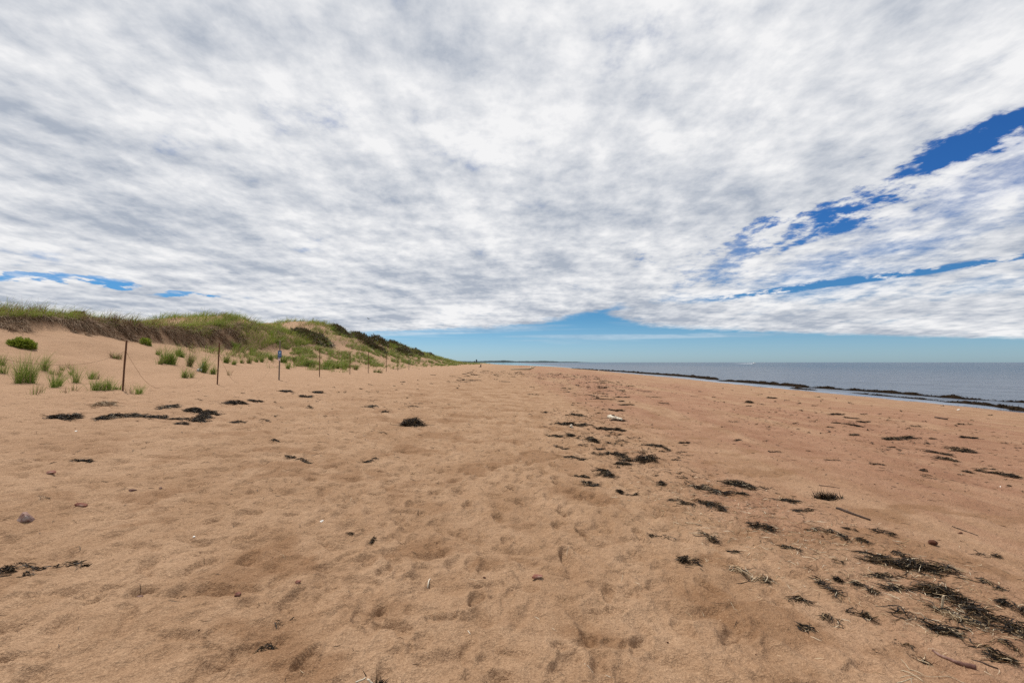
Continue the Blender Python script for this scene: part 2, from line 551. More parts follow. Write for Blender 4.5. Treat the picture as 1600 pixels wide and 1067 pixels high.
def grain_mat(name, c1, c2, scale=(6, 6, 40), rough=.8, bump=.004, c3=None, spec=.25):
    m, N, b = new_mat(name)
    t = N.n('ShaderNodeTexCoord')
    p = N.vm('MULTIPLY', t.outputs['Object'], scale)
    n1 = N.noise(p, 1.0, 5, .65, .4)
    col = N.mix(N.ss(n1, .3, .7), c1, c2)
    if c3:
        n2 = N.noise(t.outputs['Object'], 11, 3, .6)
        col = N.mix(N.ss(n2, .5, .68), col, c3)
    N.put(b.inputs['Base Color'], col)
    b.inputs['Roughness'].default_value = rough
    b.inputs['Specular IOR Level'].default_value = spec
    bp = N.n('ShaderNodeBump')
    bp.inputs['Strength'].default_value = .8
    bp.inputs['Distance'].default_value = 1.0
    N.put(bp.inputs['Height'], N.m('MULTIPLY', n1, bump))
    N.t.links.new(bp.outputs[0], b.inputs['Normal'])
    return m


M = {}
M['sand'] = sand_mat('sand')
M['weed'] = island_mat('seaweed', [(.007, .005, .004), (.018, .012, .008), (.055, .032, .015), (.150, .095, .042)], .6, .16, [0, .5, .8, 1])
M['weedfar'] = island_mat('seaweed_damp', [(.006, .005, .004), (.012, .009, .006), (.024, .014, .007), (.045, .026, .010)], .9, .03)
M['straw'] = island_mat('dry_straw', [(.16, .10, .05), (.36, .25, .14), (.55, .43, .28), (.68, .60, .46)], .75, .25)
M['green'] = island_mat('marram_green', [(.085, .160, .018), (.165, .250, .030), (.280, .350, .065), (.470, .450, .190)], .55, .3, [0, .45, .8, 1], trans=.35)
M['crest'] = island_mat('marram_crest', [(.130, .210, .020), (.225, .310, .036), (.320, .340, .075), (.390, .310, .130)], .6, .25, [0, .45, .75, 1], trans=.35)
M['brown'] = island_mat('dead_marram', [(.105, .058, .030), (.225, .132, .072), (.350, .235, .145), (.520, .400, .275)], .75, .2, [0, .4, .75, 1], trans=.1)
M['leaf'] = island_mat('bayberry_leaf', [(.045, .050, .016), (.080, .075, .024), (.105, .066, .030), (.140, .085, .045)], .6, .3, trans=.15)
M['leafg'] = island_mat('green_leaf', [(.130, .180, .014), (.200, .260, .022), (.250, .300, .034), (.280, .320, .050)], .6, .3, trans=.35)
M['spruce'] = island_mat('spruce_needles', [(.012, .025, .010), (.022, .042, .014), (.030, .052, .018), (.04, .06, .025)], .6, .2)
M['rock'] = grain_mat('red_sandstone', (.145, .050, .034), (.245, .100, .066), (30, 30, 55), .85, .003, (.28, .17, .13))
M['slate'] = grain_mat('grey_red_stone', (.17, .085, .066), (.27, .17, .14), (25, 25, 50), .8, .003, (.33, .28, .26))
M['clod'] = grain_mat('brown_clod', (.050, .018, .010), (.100, .038, .020), (40, 40, 40), .95, .008)
M['bark'] = grain_mat('dark_bark', (.020, .012, .009), (.060, .034, .024), (25, 25, 60), .8, .004)
M['redbark'] = grain_mat('reddish_bark', (.085, .036, .026), (.170, .085, .062), (14, 50, 50), .65, .003, (.24, .15, .12))
M['pale'] = grain_mat('bleached_wood', (.34, .26, .17), (.54, .45, .32), (60, 12, 60), .8, .002)
M['white'] = grain_mat('white_drift', (.46, .40, .30), (.66, .60, .50), (20, 20, 20), .7, .003)
M['post'] = grain_mat('stained_post', (.075, .032, .016), (.140, .068, .036), (40, 40, 5), .75, .002)
M['grey'] = grain_mat('weathered_post', (.12, .095, .08), (.22, .18, .15), (40, 40, 5), .8, .002)
M['rope'] = grain_mat('hemp_rope', (.22, .14, .08), (.36, .24, .15), (80, 80, 80), .9, .001)
M['blue'] = grain_mat('blue_panel', (.010, .060, .190), (.014, .080, .240), (4, 4, 4), .45, .0)
M['print'] = grain_mat('pale_print', (.25, .42, .62), (.38, .55, .72), (9, 9, 9), .5, .0)
M['tag'] = grain_mat('tag_panel', (.55, .36, .33), (.62, .55, .56), (15, 15, 15), .5, .0)
M['sheet'] = grain_mat('grey_white_sheet', (.46, .47, .48), (.66, .66, .67), (8, 8, 8), .55, .002)
M['shell'] = grain_mat('shell', (.72, .68, .60), (.85, .82, .77), (50, 50, 50), .45, .001)
M['hull'] = grain_mat('boat_paint', (.78, .79, .80), (.84, .84, .84), (1, 1, 1), .4, .0)
M['foam'] = grain_mat('foam', (.70, .74, .76), (.85, .87, .88), (1, 1, 1), .9, .01)
M['cloth'] = grain_mat('dark_cloth', (.02, .022, .03), (.04, .04, .05), (9, 9, 9), .9, .0)
M['bird'] = grain_mat('dark_plumage', (.04, .04, .045), (.08, .08, .085), (9, 9, 9), .8, .0)
M['farland'] = grain_mat('far_wood', (.022, .042, .050), (.038, .058, .062), (.004, .004, .05), .95, .0)


def sea_mat():
    m, N, b = new_mat('sea_water')
    g = N.n('ShaderNodeNewGeometry')
    p = g.outputs['Position']
    x, y, z = N.sep(p)
    xs = N.m('SUBTRACT', x, 27.0)
    n0 = N.noise(N.vm('MULTIPLY', p, (.02, .006, 1)), 1.0, 3, .5)
    near = N.ss(N.m('ADD', xs, N.m('MULTIPLY', n0, 60)), 25, 190, 1, 0)
    col = N.mix(near, (.034, .070, .114), (.088, .108, .142))
    N.put(b.inputs['Base Color'], col)
    b.inputs['IOR'].default_value = 1.333
    open_w = N.ss(xs, -.6, 3.0)
    N.put(b.inputs['Roughness'], N.m('ADD', .05, N.m('MULTIPLY', open_w, .23)))
    N.put(b.inputs['Specular IOR Level'], N.m('SUBTRACT', .5, N.m('MULTIPLY', open_w, .33)))
    q = N.vm('MULTIPLY', p, (1.0, .45, 1.0))
    w1 = N.noise(q, .55, 3, .5, .6)
    w2 = N.noise(q, 1.9, 4, .6, .5)
    w3 = N.noise(q, .10, 2, .5, .3)
    calm = N.ss(xs, -1.2, 5.0, .06, 1.0)
    h = N.m('ADD', N.m('MULTIPLY', w1, 1.1), N.m('ADD', N.m('MULTIPLY', w2, .30), N.m('MULTIPLY', w3, 2.4)))
    h = N.m('MULTIPLY', h, calm)
    bp = N.n('ShaderNodeBump')
    bp.inputs['Strength'].default_value = 1.0
    bp.inputs['Distance'].default_value = 1.0
    N.put(bp.inputs['Height'], h)
    N.t.links.new(bp.outputs[0], b.inputs['Normal'])
    return m


M['sea'] = sea_mat()

# ------------------------------------------------------------------ ground: one sheet, finest around the viewer, split at the dune foot
rad = np.concatenate([np.linspace(.25, 1.35, 10, endpoint=False), np.geomspace(1.35, 40, 640, endpoint=False),
                      np.geomspace(40, 700, 210, endpoint=False), np.geomspace(700, 7000, 24)])
ang = np.concatenate([np.linspace(math.radians(-53), math.radians(53), 740, endpoint=False),
                      np.linspace(math.radians(53), math.radians(307), 110, endpoint=False)])
RR, AA = np.meshgrid(rad, ang, indexing='ij')
X = (RR * np.sin(AA)).ravel(); Y = (RR * np.cos(AA)).ravel()
Z = height(X, Y)
nr, na = len(rad), len(ang)
I, J = np.meshgrid(np.arange(nr - 1), np.arange(na), indexing='ij')
J2 = (J + 1) % na
Q = np.stack([I * na + J, I * na + J2, (I + 1) * na + J2, (I + 1) * na + J], -1).reshape(-1, 4)
cap = None
V = np.stack([X, Y, Z], -1)
cx_ = (X[Q].mean(1)) + 28 - shore_x(Y[Q].mean(1))
is_dune = cx_ < -14.0
under = Z[Q].max(1) < SEA - 1.2                       # deep sea bed is never seen
for nm, mask in (('beach', ~is_dune & ~under), ('sand_dune', is_dune)):
    q = Q[mask]
    use, inv = np.unique(q, return_inverse=True)
    vv = V[use]; qq = inv.reshape(-1, 4)
    if nm == 'beach':
        inner = np.nonzero(use < na)[0]               # close the little hole under the viewer
        vv = np.vstack([vv, [[0, 0, hz(0, 0)]]])
        c = len(vv) - 1
        a = np.array([[c, inner[(k + 2) % na], inner[(k + 1) % na], inner[k]] for k in range(0, na, 2)])
        qq = np.vstack([qq, a])
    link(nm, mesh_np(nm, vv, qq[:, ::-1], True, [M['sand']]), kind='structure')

# ------------------------------------------------------------------ sea
srad = np.concatenate([np.geomspace(18, 800, 90, endpoint=False), np.geomspace(800, 26000, 50)])
sang = np.linspace(math.radians(-75), math.radians(115), 161)
SR, SA = np.meshgrid(srad, sang, indexing='ij')
sv = np.stack([(SR * np.sin(SA)).ravel(), (SR * np.cos(SA)).ravel(), np.full(SR.size, SEA)], -1)
I, J = np.meshgrid(np.arange(len(srad) - 1), np.arange(len(sang) - 1), indexing='ij')
na2 = len(sang)
sq = np.stack([I * na2 + J, (I + 1) * na2 + J, (I + 1) * na2 + J + 1, I * na2 + J + 1], -1).reshape(-1, 4)
link('sea', mesh_np('sea', sv, sq[:, ::-1], True, [M['sea']]), kind='structure')

# far wooded shore across the bay
fx_ = np.linspace(-1250, 1150, 160)
ridge = 20 + 9 * fbm(fx_ * .004, fx_ * 0 + 2.2, 70, 4) + 3 * gnoise(fx_ * .05, 0 * fx_, 71)
ridge = ridge * (1 - sstep(fx_, 500, 1150)) * .95 + SEA
fv, fq = [], []
for i, xx in enumerate(fx_):
    yy = 6400 + 100 * math.sin(xx * .002)
    fv += [(xx, yy - 40, SEA - .5), (xx, yy, SEA + max(.3, (ridge[i] - SEA) * .7)), (xx, yy + 160, ridge[i]), (xx, yy + 600, SEA - 1)]
for i in range(len(fx_) - 1):
    for k in range(3):
        fq.append((i * 4 + k, i * 4 + 4 + k, i * 4 + 5 + k, i * 4 + 1 + k))
link('far_shore', mesh_np('far_shore', np.array(fv), np.array(fq), False, [M['farland']]), kind='structure')


# ------------------------------------------------------------------ strips: blades, strands
def strips(base, d0, length, width, bend, side=None, seg=3, taper=True):
    """N ribbons from base along d0, bent by adding `bend` (N,3) progressively. returns verts, quads"""
    n = len(base)
    d0 = d0 / np.linalg.norm(d0, axis=1, keepdims=True)
    if side is None:
        a = RNG.uniform(0, 2 * math.pi, n)
        side = np.stack([np.cos(a), np.sin(a), RNG.uniform(-.3, .3, n)], -1)
    s = side - d0 * np.sum(side * d0, 1, keepdims=True)
    s /= np.maximum(1e-6, np.linalg.norm(s, axis=1, keepdims=True))
    out = []
    for k in range(seg + 1):
        t = k / seg
        p = base + d0 * (length * t)[:, None] + bend * (t * t * length)[:, None]
        w = width * ((1 - .88 * t ** 1.5) if taper else 1.0)
        out += [p - s * w[:, None] * .5, p + s * w[:, None] * .5]
    v = np.stack(out, 1)                                # n, 2*(seg+1), 3
    m = 2 * (seg + 1)
    q = np.array([[2 * k, 2 * k + 1, 2 * k + 3, 2 * k + 2] for k in range(seg)])
    Qs = (np.arange(n)[:, None, None] * m + q[None]).reshape(-1, 4)
    return v.reshape(-1, 3), Qs


def strands(base_xy, head, length, width, lift, seg=5, curl=1.2, onto=True):
    """limp ribbons lying on the ground; lift = height above ground at their middle"""
    n = len(base_xy)
    pts = np.zeros((n, seg + 1, 2)); pts[:, 0] = base_xy
    h = head.copy(); hs = [h.copy()]
    for k in range(seg):
        h = h + RNG.normal(0, curl / seg ** .5, n)
        pts[:, k + 1] = pts[:, k] + np.stack([np.cos(h), np.sin(h)], -1) * (length / seg)[:, None]
        hs.append(h.copy())
    mid_ = pts.mean(1, keepdims=True)
    pts = pts - mid_ + base_xy[:, None, :]
    gz = height(pts[..., 0].ravel(), pts[..., 1].ravel(), True).reshape(n, seg + 1)
    t = np.linspace(0, 1, seg + 1)[None]
    arch = np.sin(np.pi * np.clip(t * RNG.uniform(.7, 1.3, (n, 1)) + RNG.uniform(-.2, .2, (n, 1)), 0, 1))
    zz = gz + .003 + lift[:, None] * (.55 + .45 * arch) * RNG.uniform(.7, 1.1, (n, seg + 1))
    roll = RNG.uniform(-1.3, 1.3, n)[:, None] + np.cumsum(RNG.normal(0, .35, (n, seg + 1)), 1)
    out = np.zeros((n, seg + 1, 2, 3))
    H = np.stack(hs, 1)
    sx, sy = -np.sin(H) * np.cos(roll), np.cos(H) * np.cos(roll)
    sz = np.sin(roll)
    tp = np.minimum(1, np.minimum(t, 1 - t) * 5 + .35)
    for j, sg in enumerate((-.5, .5)):
        out[..., j, 0] = pts[..., 0] + sx * sg * width[:, None] * tp
        out[..., j, 1] = pts[..., 1] + sy * sg * width[:, None] * tp
        out[..., j, 2] = np.maximum(zz + sz * sg * width[:, None] * tp, gz - .004)
    m = 2 * (seg + 1)
    q = np.array([[2 * k, 2 * k + 1, 2 * k + 3, 2 * k + 2] for k in range(seg)])
    Qs = (np.arange(n)[:, None, None] * m + q[None]).reshape(-1, 4)
    return out.reshape(-1, 3), Qs


def join_strips(parts):
    vs, qs, mi = [], [], []
    o = 0
    for (v_, q_, m_) in parts:
        vs.append(v_); qs.append(q_ + o); mi.append(np.full(len(q_), m_))
        o += len(v_)
    return np.vstack(vs), np.vstack(qs), np.concatenate(mi)


# ------------------------------------------------------------------ marram on the dune (nobody could count it)
def log_y(n, a, b):
    return np.exp(RNG.uniform(math.log(a), math.log(b), n))


def blade_cloud(x, y, hmin, hmax, lean, wfac=.00042, wmin=.006, wind=(.35, -.1, 0), seg=3):
    n = len(x)
    base = np.stack([x, y, height(x, y, False) - .02], -1)
    d = np.stack([RNG.normal(0, lean, n) + .12, RNG.normal(0, lean, n), np.ones(n)], -1)
    L = RNG.uniform(hmin, hmax, n) * np.clip(.95 + .9 * fbm(x * .9, y * .7, 160, 3), .45, 1.5)
    dist = np.hypot(x, y)
    wd = np.maximum(wmin, dist * wfac) * RNG.uniform(.7, 1.3, n)
    bend = np.stack([RNG.normal(wind[0], .3, n), RNG.normal(wind[1], .3, n), RNG.uniform(-.5, -.15, n)], -1)
    return strips(base, d, L, wd, bend, seg=seg)


# top of the dune
n = 90000
yy = log_y(n, 14, 185)
xx = lip_x(yy) + np.where(yy > 38, 1.6, .25) - RNG.random(n) ** 1.5 * np.where(yy > 44, 7.5, 9.0)
cl = fbm(xx * .55, yy * .40, 90, 3)
bare = (yy > 55) & (yy < 84) & (xx > crest_x(yy) - 1.2) & (gnoise(xx * .35, yy * .12, 91) > -.25)     # bare sandy brow
keep = (cl > -.42) & (~bare | (RNG.random(n) < .10))
xx, yy = xx[keep], yy[keep]
v1, q1 = blade_cloud(xx, yy, .32, .80, .20)
sel = (cl[keep] + RNG.normal(0, .25, len(xx)) < np.where(yy > 36, -.28, -.02)).astype(int)
link('marram_grass', mesh_np('marram_grass', v1, q1, False, [M['crest'], M['brown']], np.repeat(sel, 3)),
     label='green marram grass covering the top of the dune', cat='grass', kind='stuff')

# dead grass and roots hanging over the scarp
n = 52000
yy = log_y(n, 13, 47)
t = RNG.random(n) ** .9
lx_, fx2 = lip_x(yy), foot_x(yy)
wobn = .35 * gnoise(yy * .22, yy * 0 + 3.3, 5) + .18 * gnoise(yy * .7, 1.7 + 0 * yy, 6)
low = .50 + .60 * sstep(fbm(yy * .55, yy * 0 + 8, 95, 3), -.35, .4)
low = low * (1 - .62 * sstep(yy, 37.5, 41))
xx = lx_ - .7 + (fx2 - lx_ + .75) * np.minimum(t * 1.0, 1) * low + wobn
cl = fbm(xx * 1.1, yy * .9, 96, 3)
keep = (cl > -.42) & (RNG.random(n) > .55 * sstep(yy, 38, 46))
xx, yy, t = xx[keep], yy[keep], t[keep]
n = len(xx)
base = np.stack([xx, yy, height(xx, yy, False) + RNG.uniform(0, .14, n)], -1)
d = np.stack([RNG.uniform(.3, 1.2, n), RNG.normal(0, .55, n), RNG.uniform(-.5, .75, n) - .3 * t], -1)
L = RNG.uniform(.22, .62, n)
bend = np.stack([RNG.normal(0, .2, n), RNG.normal(0, .35, n), RNG.uniform(-1.0, -.35, n)], -1)
v2, q2 = strips(base, d, L, np.maximum(.007, np.hypot(xx, yy) * .00042) * RNG.uniform(.6, 1.4, n), bend)
link('dead_grass', mesh_np('dead_grass', v2, q2, False, [M['brown']]),
     label='brown dead grass and roots hanging over the dune scarp', cat='dead grass', kind='stuff')

# sparse grass on the sandy slope behind the fence
n = 260000
yy = log_y(n, 30, 190)
xx = RNG.uniform(-23, -11.3, n)
fx2 = foot_x(yy)
up = np.clip((-11.3 - xx) / (-11.3 - lip_x(yy)), 0, 1)
brow = (yy > 54) & (yy < 84) & (xx < -19.8) & (fbm(xx * .3, yy * .08, 111, 2) > -.22)
lowz = np.exp(-((xx + 12.0) / 2.2) ** 2)
cl = fbm(xx * .42 - yy * .10, yy * .16 + xx * .10, 101, 3) - .30 * lowz             # patches drawn out down the slope
tuft = gnoise(xx * 2.2, yy * 1.1, 103)
keep = (cl > .39 - .62 * up + .12 * (yy < 40)) & (tuft > -.02)
keep |= (tuft > .40) & (cl > -.30) & (RNG.random(n) < .45)
keep &= ~brow | (RNG.random(n) < .08)
keep &= (yy > 37) | (xx > foot_x(yy) + .3)
keep &= ~((yy < 36) & (RNG.random(n) < .6))
xx, yy = xx[keep], yy[keep]
v3, q3 = blade_cloud(xx, yy, .28, .70, .26)
sel = (RNG.random(len(xx)) < .28).astype(int)
link('slope_grass', mesh_np('slope_grass', v3, q3, False, [M['green'], M['brown']], np.repeat(sel, 3)),
     label='sparse green marram patches on the sandy dune slope behind the fence', cat='grass', kind='stuff')

# low green fringe beyond the end of the dune
n = 9000
yy = RNG.uniform(175, 420, n)
xx = RNG.normal(-16, 2.2, n) - (28 - shore_x(yy)) 
keep = fbm(xx * .2, yy * .03, 107, 2) > -.1
xx, yy = xx[keep], yy[keep]
v3, q3 = blade_cloud(xx, yy, .15, .38, .3, wfac=.0006, seg=2)
link('fringe_grass', mesh_np('fringe_grass', v3, q3, False, [M['green']]),
     label='low green grass fringe on the sand beyond the dune end', cat='grass', kind='stuff')


# ------------------------------------------------------------------ shrubs and trees
def leaf_ball(c, rx, ry, rz, n, leaf, mat_i=0):
    """leaf quads spread through an uneven half ellipsoid standing on the ground at c"""
    ph = RNG.uniform(0, 2 * math.pi, n); ct = RNG.uniform(0, 1, n)
    st_ = np.sqrt(1 - ct * ct)
    r = (.45 + .55 * RNG.random(n) ** .5)
    lump = 1 + .30 * fbm(ph * 1.3 + c[0], ct * 2.4 + c[1], 120, 3)
    p = np.stack([np.cos(ph) * st_ * rx, np.sin(ph) * st_ * ry, ct * rz], -1) * (r * lump)[:, None]
    d = p / np.array([rx, ry, rz]) + RNG.normal(0, .45, (n, 3)) + np.array([0, 0, .35])
    L = leaf * RNG.uniform(.6, 1.4, n)
    bend = RNG.normal(0, .25, (n, 3))
    return strips(p, d, L, L * .42, bend, seg=2)


def shrub(px, py, rx, ry, rz, nleaf, leaf, mat, label, sink=.05, group=None, xy=None, follow=1.0):
    b = at(px, py) if xy is None else Vector((xy[0], xy[1], hz(*xy)))
    root = link('shrub', None, loc=(b.x, b.y, b.z - sink), label=label, cat='shrub', group=group)
    v_, q_ = leaf_ball((b.x, b.y), rx, ry, rz, nleaf, leaf)
    # follow the slope
    g0 = hz(b.x, b.y)
    v_[:, 2] += (height(v_[:, 0] + b.x, v_[:, 1] + b.y, False) - g0) * follow
    link('foliage', mesh_np('foliage', v_, q_, False, [M[mat]]), root)
    n = 9
    base = np.zeros((n, 3)); base[:, 2] = -.05
    a = RNG.uniform(0, 6.28, n)
    d = np.stack([np.cos(a) * rx, np.sin(a) * ry, np.full(n, rz * 1.2)], -1)
    L = np.linalg.norm(d, axis=1) * RNG.uniform(.6, .95, n)
    v_, q_ = strips(base, d, L, np.full(n, .02), RNG.normal(0, .1, (n, 3)))
    link('stems', mesh_np('stems', v_, q_, False, [M['bark']]), root)
    return root


shrub(34, 542, .44, .36, .36, 7000, .05, 'leafg', 'round bright green cushion shrub alone on the bare dune sand', follow=.25)
shrub(228, 537, .28, .25, .38, 700, .08, 'leafg', 'small green shrub at the foot of the brown scarp')
for (px, py, rx, ry, rz, lab) in [
    (478, 527, 1.6, 2.2, .7, 'dark low shrub on the slope below the bare sandy brow'),
    (498, 531, 1.2, 2.0, .55, 'grey-green low shrub sprawling just right of the dark slope shrub'),
    (552, 523, 1.2, 3.0, .7, 'brown shrub on the ridge between the sandy brow and the shrub dome'),
    (534, 519, 1.1, 2.6, .55, 'brown shrub on the ridge just right of the sandy brow'),
    (564, 529, 1.1, 2.6, .8, 'brown shrub on the ridge touching the shrub dome on its left'),
    (572, 536, 1.8, 3.4, 1.0, 'left one of two dark shrubs forming the dome on the ridge'),
    (592, 536, 1.7, 3.4, 1.1, 'right one of two dark shrubs forming the dome on the ridge'),
    (590, 548, 1.3, 2.8, .8, 'dark purplish shrub on the slope under the shrub dome'),
    (616, 540, 1.1, 4.0, .8, 'olive shrub on the falling ridge right of the shrub dome'),
    (632, 550, 1.2, 4.5, .9, 'darkest shrub halfway down the falling ridge'),
    (654, 554, 1.1, 5.0, .8, 'long low shrub near the seaward end of the dune'),
    (672, 557, 1.0, 5.0, .8, 'last dark shrub on the tail of the dune'),
]:
    shrub(px, py, rx, ry, rz, 2600, .20, 'leaf', lab)


def spruce(x, y, h, label, base_z):
    root = link('spruce_tree', None, loc=(x, y, base_z), label=label, cat='tree', group='spruce tops behind the dune')
    bm = bmesh.new()
    bmesh.ops.create_cone(bm, segments=7, radius1=.13, radius2=.02, depth=h, cap_ends=True)
    bmesh.ops.translate(bm, verts=bm.verts, vec=(0, 0, h / 2))
    bm_obj('trunk', bm, M['bark'], root)
    n = 1500
    t = RNG.random(n) ** .8
    a = RNG.uniform(0, 6.28, n)
    r = (1 - t) * h * .26 * RNG.uniform(.3, 1.1, n) + .05
    p = np.stack([np.cos(a) * r, np.sin(a) * r, .25 * h + t * h * .76 - r * .25], -1)
    d = np.stack([np.cos(a), np.sin(a), RNG.uniform(-.3, .5, n)], -1)
    v_, q_ = strips(p, d, RNG.uniform(.15, .4, n), RNG.uniform(.08, .16, n), RNG.normal(0, .2, (n, 3)), seg=2)
    link('crown', mesh_np('crown', v_, q_, False, [M['spruce']]), root)


for (px, py, dist, h, lab) in [
    (118, 487, 52, 4.0, 'dark spruce top over the dune crest, left of its pair'),
    (127, 487.5, 54, 4.4, 'dark spruce top over the dune crest, right of its pair'),
    (256, 504, 60, 3.4, 'lone tiny spruce top above the lowest dip of the crest'),
    (447, 506, 110, 5.0, 'far spruce top left of the sandy brow'),
    (454, 506.5, 112, 4.6, 'far spruce top touching the sandy brow'),
]:
    d = ray(px, py) * dist
    spruce(d[0], d[1], h, lab, CAM_Z + d[2] - h)


# ------------------------------------------------------------------ marram tufts between the fence and the scarp
def tuft(px, py, h_px, w_px, label, group=None, dry=.15, dense=1.0):
    b = at(px, py)
    dist = b.y
    h = h_px / F_PX * dist * 1.5
    w = max(.05, w_px / F_PX * dist * .5)
    n = int((55 + 700 * w) * dense)
    nc = max(1, int(w * 22))
    ca = RNG.uniform(0, 6.28, nc); cr_ = RNG.random(nc) ** .7 * w * .8
    ci = RNG.integers(0, nc, n)
    x = np.cos(ca)[ci] * cr_[ci] + RNG.normal(0, .035 + w * .07, n); y = np.sin(ca)[ci] * cr_[ci] + RNG.normal(0, .035 + w * .07, n)
    hc = RNG.uniform(.55, 1.0, nc); hc[0] = 1.05
    z = height(x + b.x, y + b.y, False) - b.z - .02
    base = np.stack([x, y, z], -1)
    d = np.stack([x / w * .22 + RNG.normal(.04, .12, n), y / w * .22 + RNG.normal(0, .14, n), np.ones(n)], -1)
    L = h * RNG.uniform(.45, 1.08, n) * hc[ci]
    wd = np.maximum(.007, dist * .00050) * RNG.uniform(.7, 1.3, n)
    bend = np.stack([RNG.normal(.10, .22, n), RNG.normal(0, .22, n), RNG.uniform(-.28, 0, n)], -1)
    v_, q_ = strips(base, d, L, wd, bend, seg=4)
    sel = np.repeat((RNG.random(n) < dry).astype(int), 4)
    o = link('grass_tuft', mesh_np('grass_tuft', v_, q_, False, [M['green'], M['brown']], sel), loc=b, label=label, cat='grass tuft', group=group)
    return o


G1, G2, G3 = 'sprigs of marram left of the first post', 'sprigs of marram between the first two posts', 'sprigs of marram behind the sign post'
L1 = 'short sparse marram sprig on the sand left of the first fence post'
L2 = 'short marram sprig between the first fence post and the blue sign'
L3 = 'small marram tuft behind the fence right of the blue sign'
for t_ in [
    (49, 598, 42, 26, 'tallest and widest green marram tuft, far left of the fence', None, .12, 1.5),
    (29, 599, 36, 11, 'narrow tall marram tuft touching the widest tuft on its left', None, .2, 1),
    (72, 579, 21, 13, 'marram tuft just behind and right of the widest tuft', None, .15, 1),
    (84, 606, 25, 10, 'bright marram tuft in front of and right of the widest tuft', None, .08, 1.2),
    (93, 603, 15, 7, L1, G1), (2, 567, 15, 12, 'marram tuft cut by the left edge of the photo', None),
    (9, 584, 15, 6, L1, G1), (51, 617, 15, 8, L1, G1, .5, .35), (61, 614, 11, 5, L1, G1, .6, .25),
    (93, 586, 12, 4, L1, G1, .3, .5), (81, 584, 10, 4, L1, G1, .3, .5), (100, 578, 8, 7, L1, G1, .5, .4),
    (108, 575, 11, 4, L1, G1, .6, .3), (121, 597, 23, 12, 'loose upright marram tuft midway between widest tuft and first post', None, .2, .7),
    (113, 586, 12, 5, L1, G1, .5, .4), (140, 591, 15, 12, L1, G1, .2, .7), (152, 591, 11, 6, L1, G1, .6, .4),
    (149, 611, 18, 16, 'bushy bright marram tuft low down left of the first post', None, .08, 1.2),
    (158, 611, 14, 8, L1, G1), (170, 610, 17, 9, 'small bright marram tuft next to the bushy one, nearer the first post', None, .08),
    (186, 609, 9, 12, 'low dark tuft around the foot of the first fence post', None, .2), (182, 557, 9, 13, 'pale dry tuft on the slope behind the first fence post', None, .6),
    (115, 610, 11, 7, L1, G1, .7, .25), (103, 614, 8, 7, L1, G1, .7, .25),
    (218, 616, 13, 8, 'lone green sprig on the sand in front of the first span', None, .1), (204, 614, 13, 4, L2, G2, .6, .25),
    (266, 568, 26, 22, 'large dark green marram clump between the first two posts', None, .06, 1.7),
    (281, 558, 14, 12, 'green tuft rising behind the right of the large clump', None, .05, 1.3), (292, 572, 21, 12, 'brownish marram tuft between large clump and white sheet', None, .45, 1.3),
    (318, 582, 26, 10, 'tall marram tuft holding the white sheet beside second post', None, .08, 1.5),
    (287, 590, 15, 10, 'short tuft in front of the white sheet on its left', None, .15), (298, 590, 14, 5, L2, G2, .4, .5),
    (334, 585, 15, 11, 'green tuft touching the second fence post on its left', None, .1, 1.2), (249, 569, 13, 8, L2, G2, .4, .7), (246, 556, 9, 7, L2, G2, .3, .7),
    (354, 567, 13, 10, L2, G2), (363, 570, 9, 6, L2, G2), (359, 586, 11, 4, L2, G2, .6, .3), (363, 539, 10, 14, L2, G2, .05, 1.3),
    (389, 567, 11, 7, L2, G2, .3, .7), (408, 565, 10, 6, L2, G2), (422, 562, 9, 9, L2, G2), (403, 567, 8, 5, L2, G2, .3, .6), (378, 566, 8, 8, L2, G2, .5, .5),
    (443, 566, 10, 9, L3, G3), (450, 576, 8, 5, L3, G3), (462, 566, 10, 5, L3, G3), (472, 567, 10, 6, L3, G3), (482, 572, 12, 18, 'broad marram tuft just left of the post after the sign', None, .12, 1.3),
    (504, 577, 13, 9, L3, G3), (512, 575, 12, 9, L3, G3), (520, 576, 9, 6, L3, G3), (527, 576, 10, 8, L3, G3), (538, 577, 11, 9, L3, G3),
    (556, 578, 8, 8, L3, G3, .5, .6), (590, 582, 6, 14, L3, G3, .5, .6),
]:
    tuft(*t_)

# ------------------------------------------------------------------ rope fence
FX = -10.4
post_y = [9.1, 13.7, 18.1, 22.9, 27.7, 32.9, 37.1, 42.4, 46.7, 51.7]
ords = [None, 'nearest slender brown post of the rope fence, at far left', 'second slender brown fence post, beside the white sheet', None,
        'first fence post beyond the blue sign', 'second fence post beyond the blue sign', 'third fence post beyond the blue sign',
        'fourth fence post beyond the blue sign', 'fifth fence post beyond the blue sign', 'farthest and palest fence post under the dune']


def tube(pts, radii, seg=8, noise=0.0, seed=0, cap=True):
    bm = bmesh.new()
    rings = []
    n = len(pts)
    rr = random.Random(seed)
    for i, p in enumerate(pts):
        p = Vector(p)
        a = Vector(pts[max(0, i - 1)]); b = Vector(pts[min(n - 1, i + 1)])
        t = (b - a).normalized()
        up = Vector((0, 0, 1)) if abs(t.z) < .9 else Vector((0, 1, 0))
        s1 = t.cross(up).normalized(); s2 = s1.cross(t)
        ring = []
        for k in range(seg):
            an = 2 * math.pi * k / seg
            r = radii[i] * (1 + rr.uniform(-noise, noise))
            ring.append(bm.verts.new(p + s1 * math.cos(an) * r + s2 * math.sin(an) * r))
        rings.append(ring)
    for i in range(n - 1):
        for k in range(seg):
            bm.faces.new((rings[i][k], rings[i][(k + 1) % seg], rings[i + 1][(k + 1) % seg], rings[i + 1][k]))
    if cap:
        bm.faces.new(rings[0][::-1]); bm.faces.new(rings[-1])
    return bm


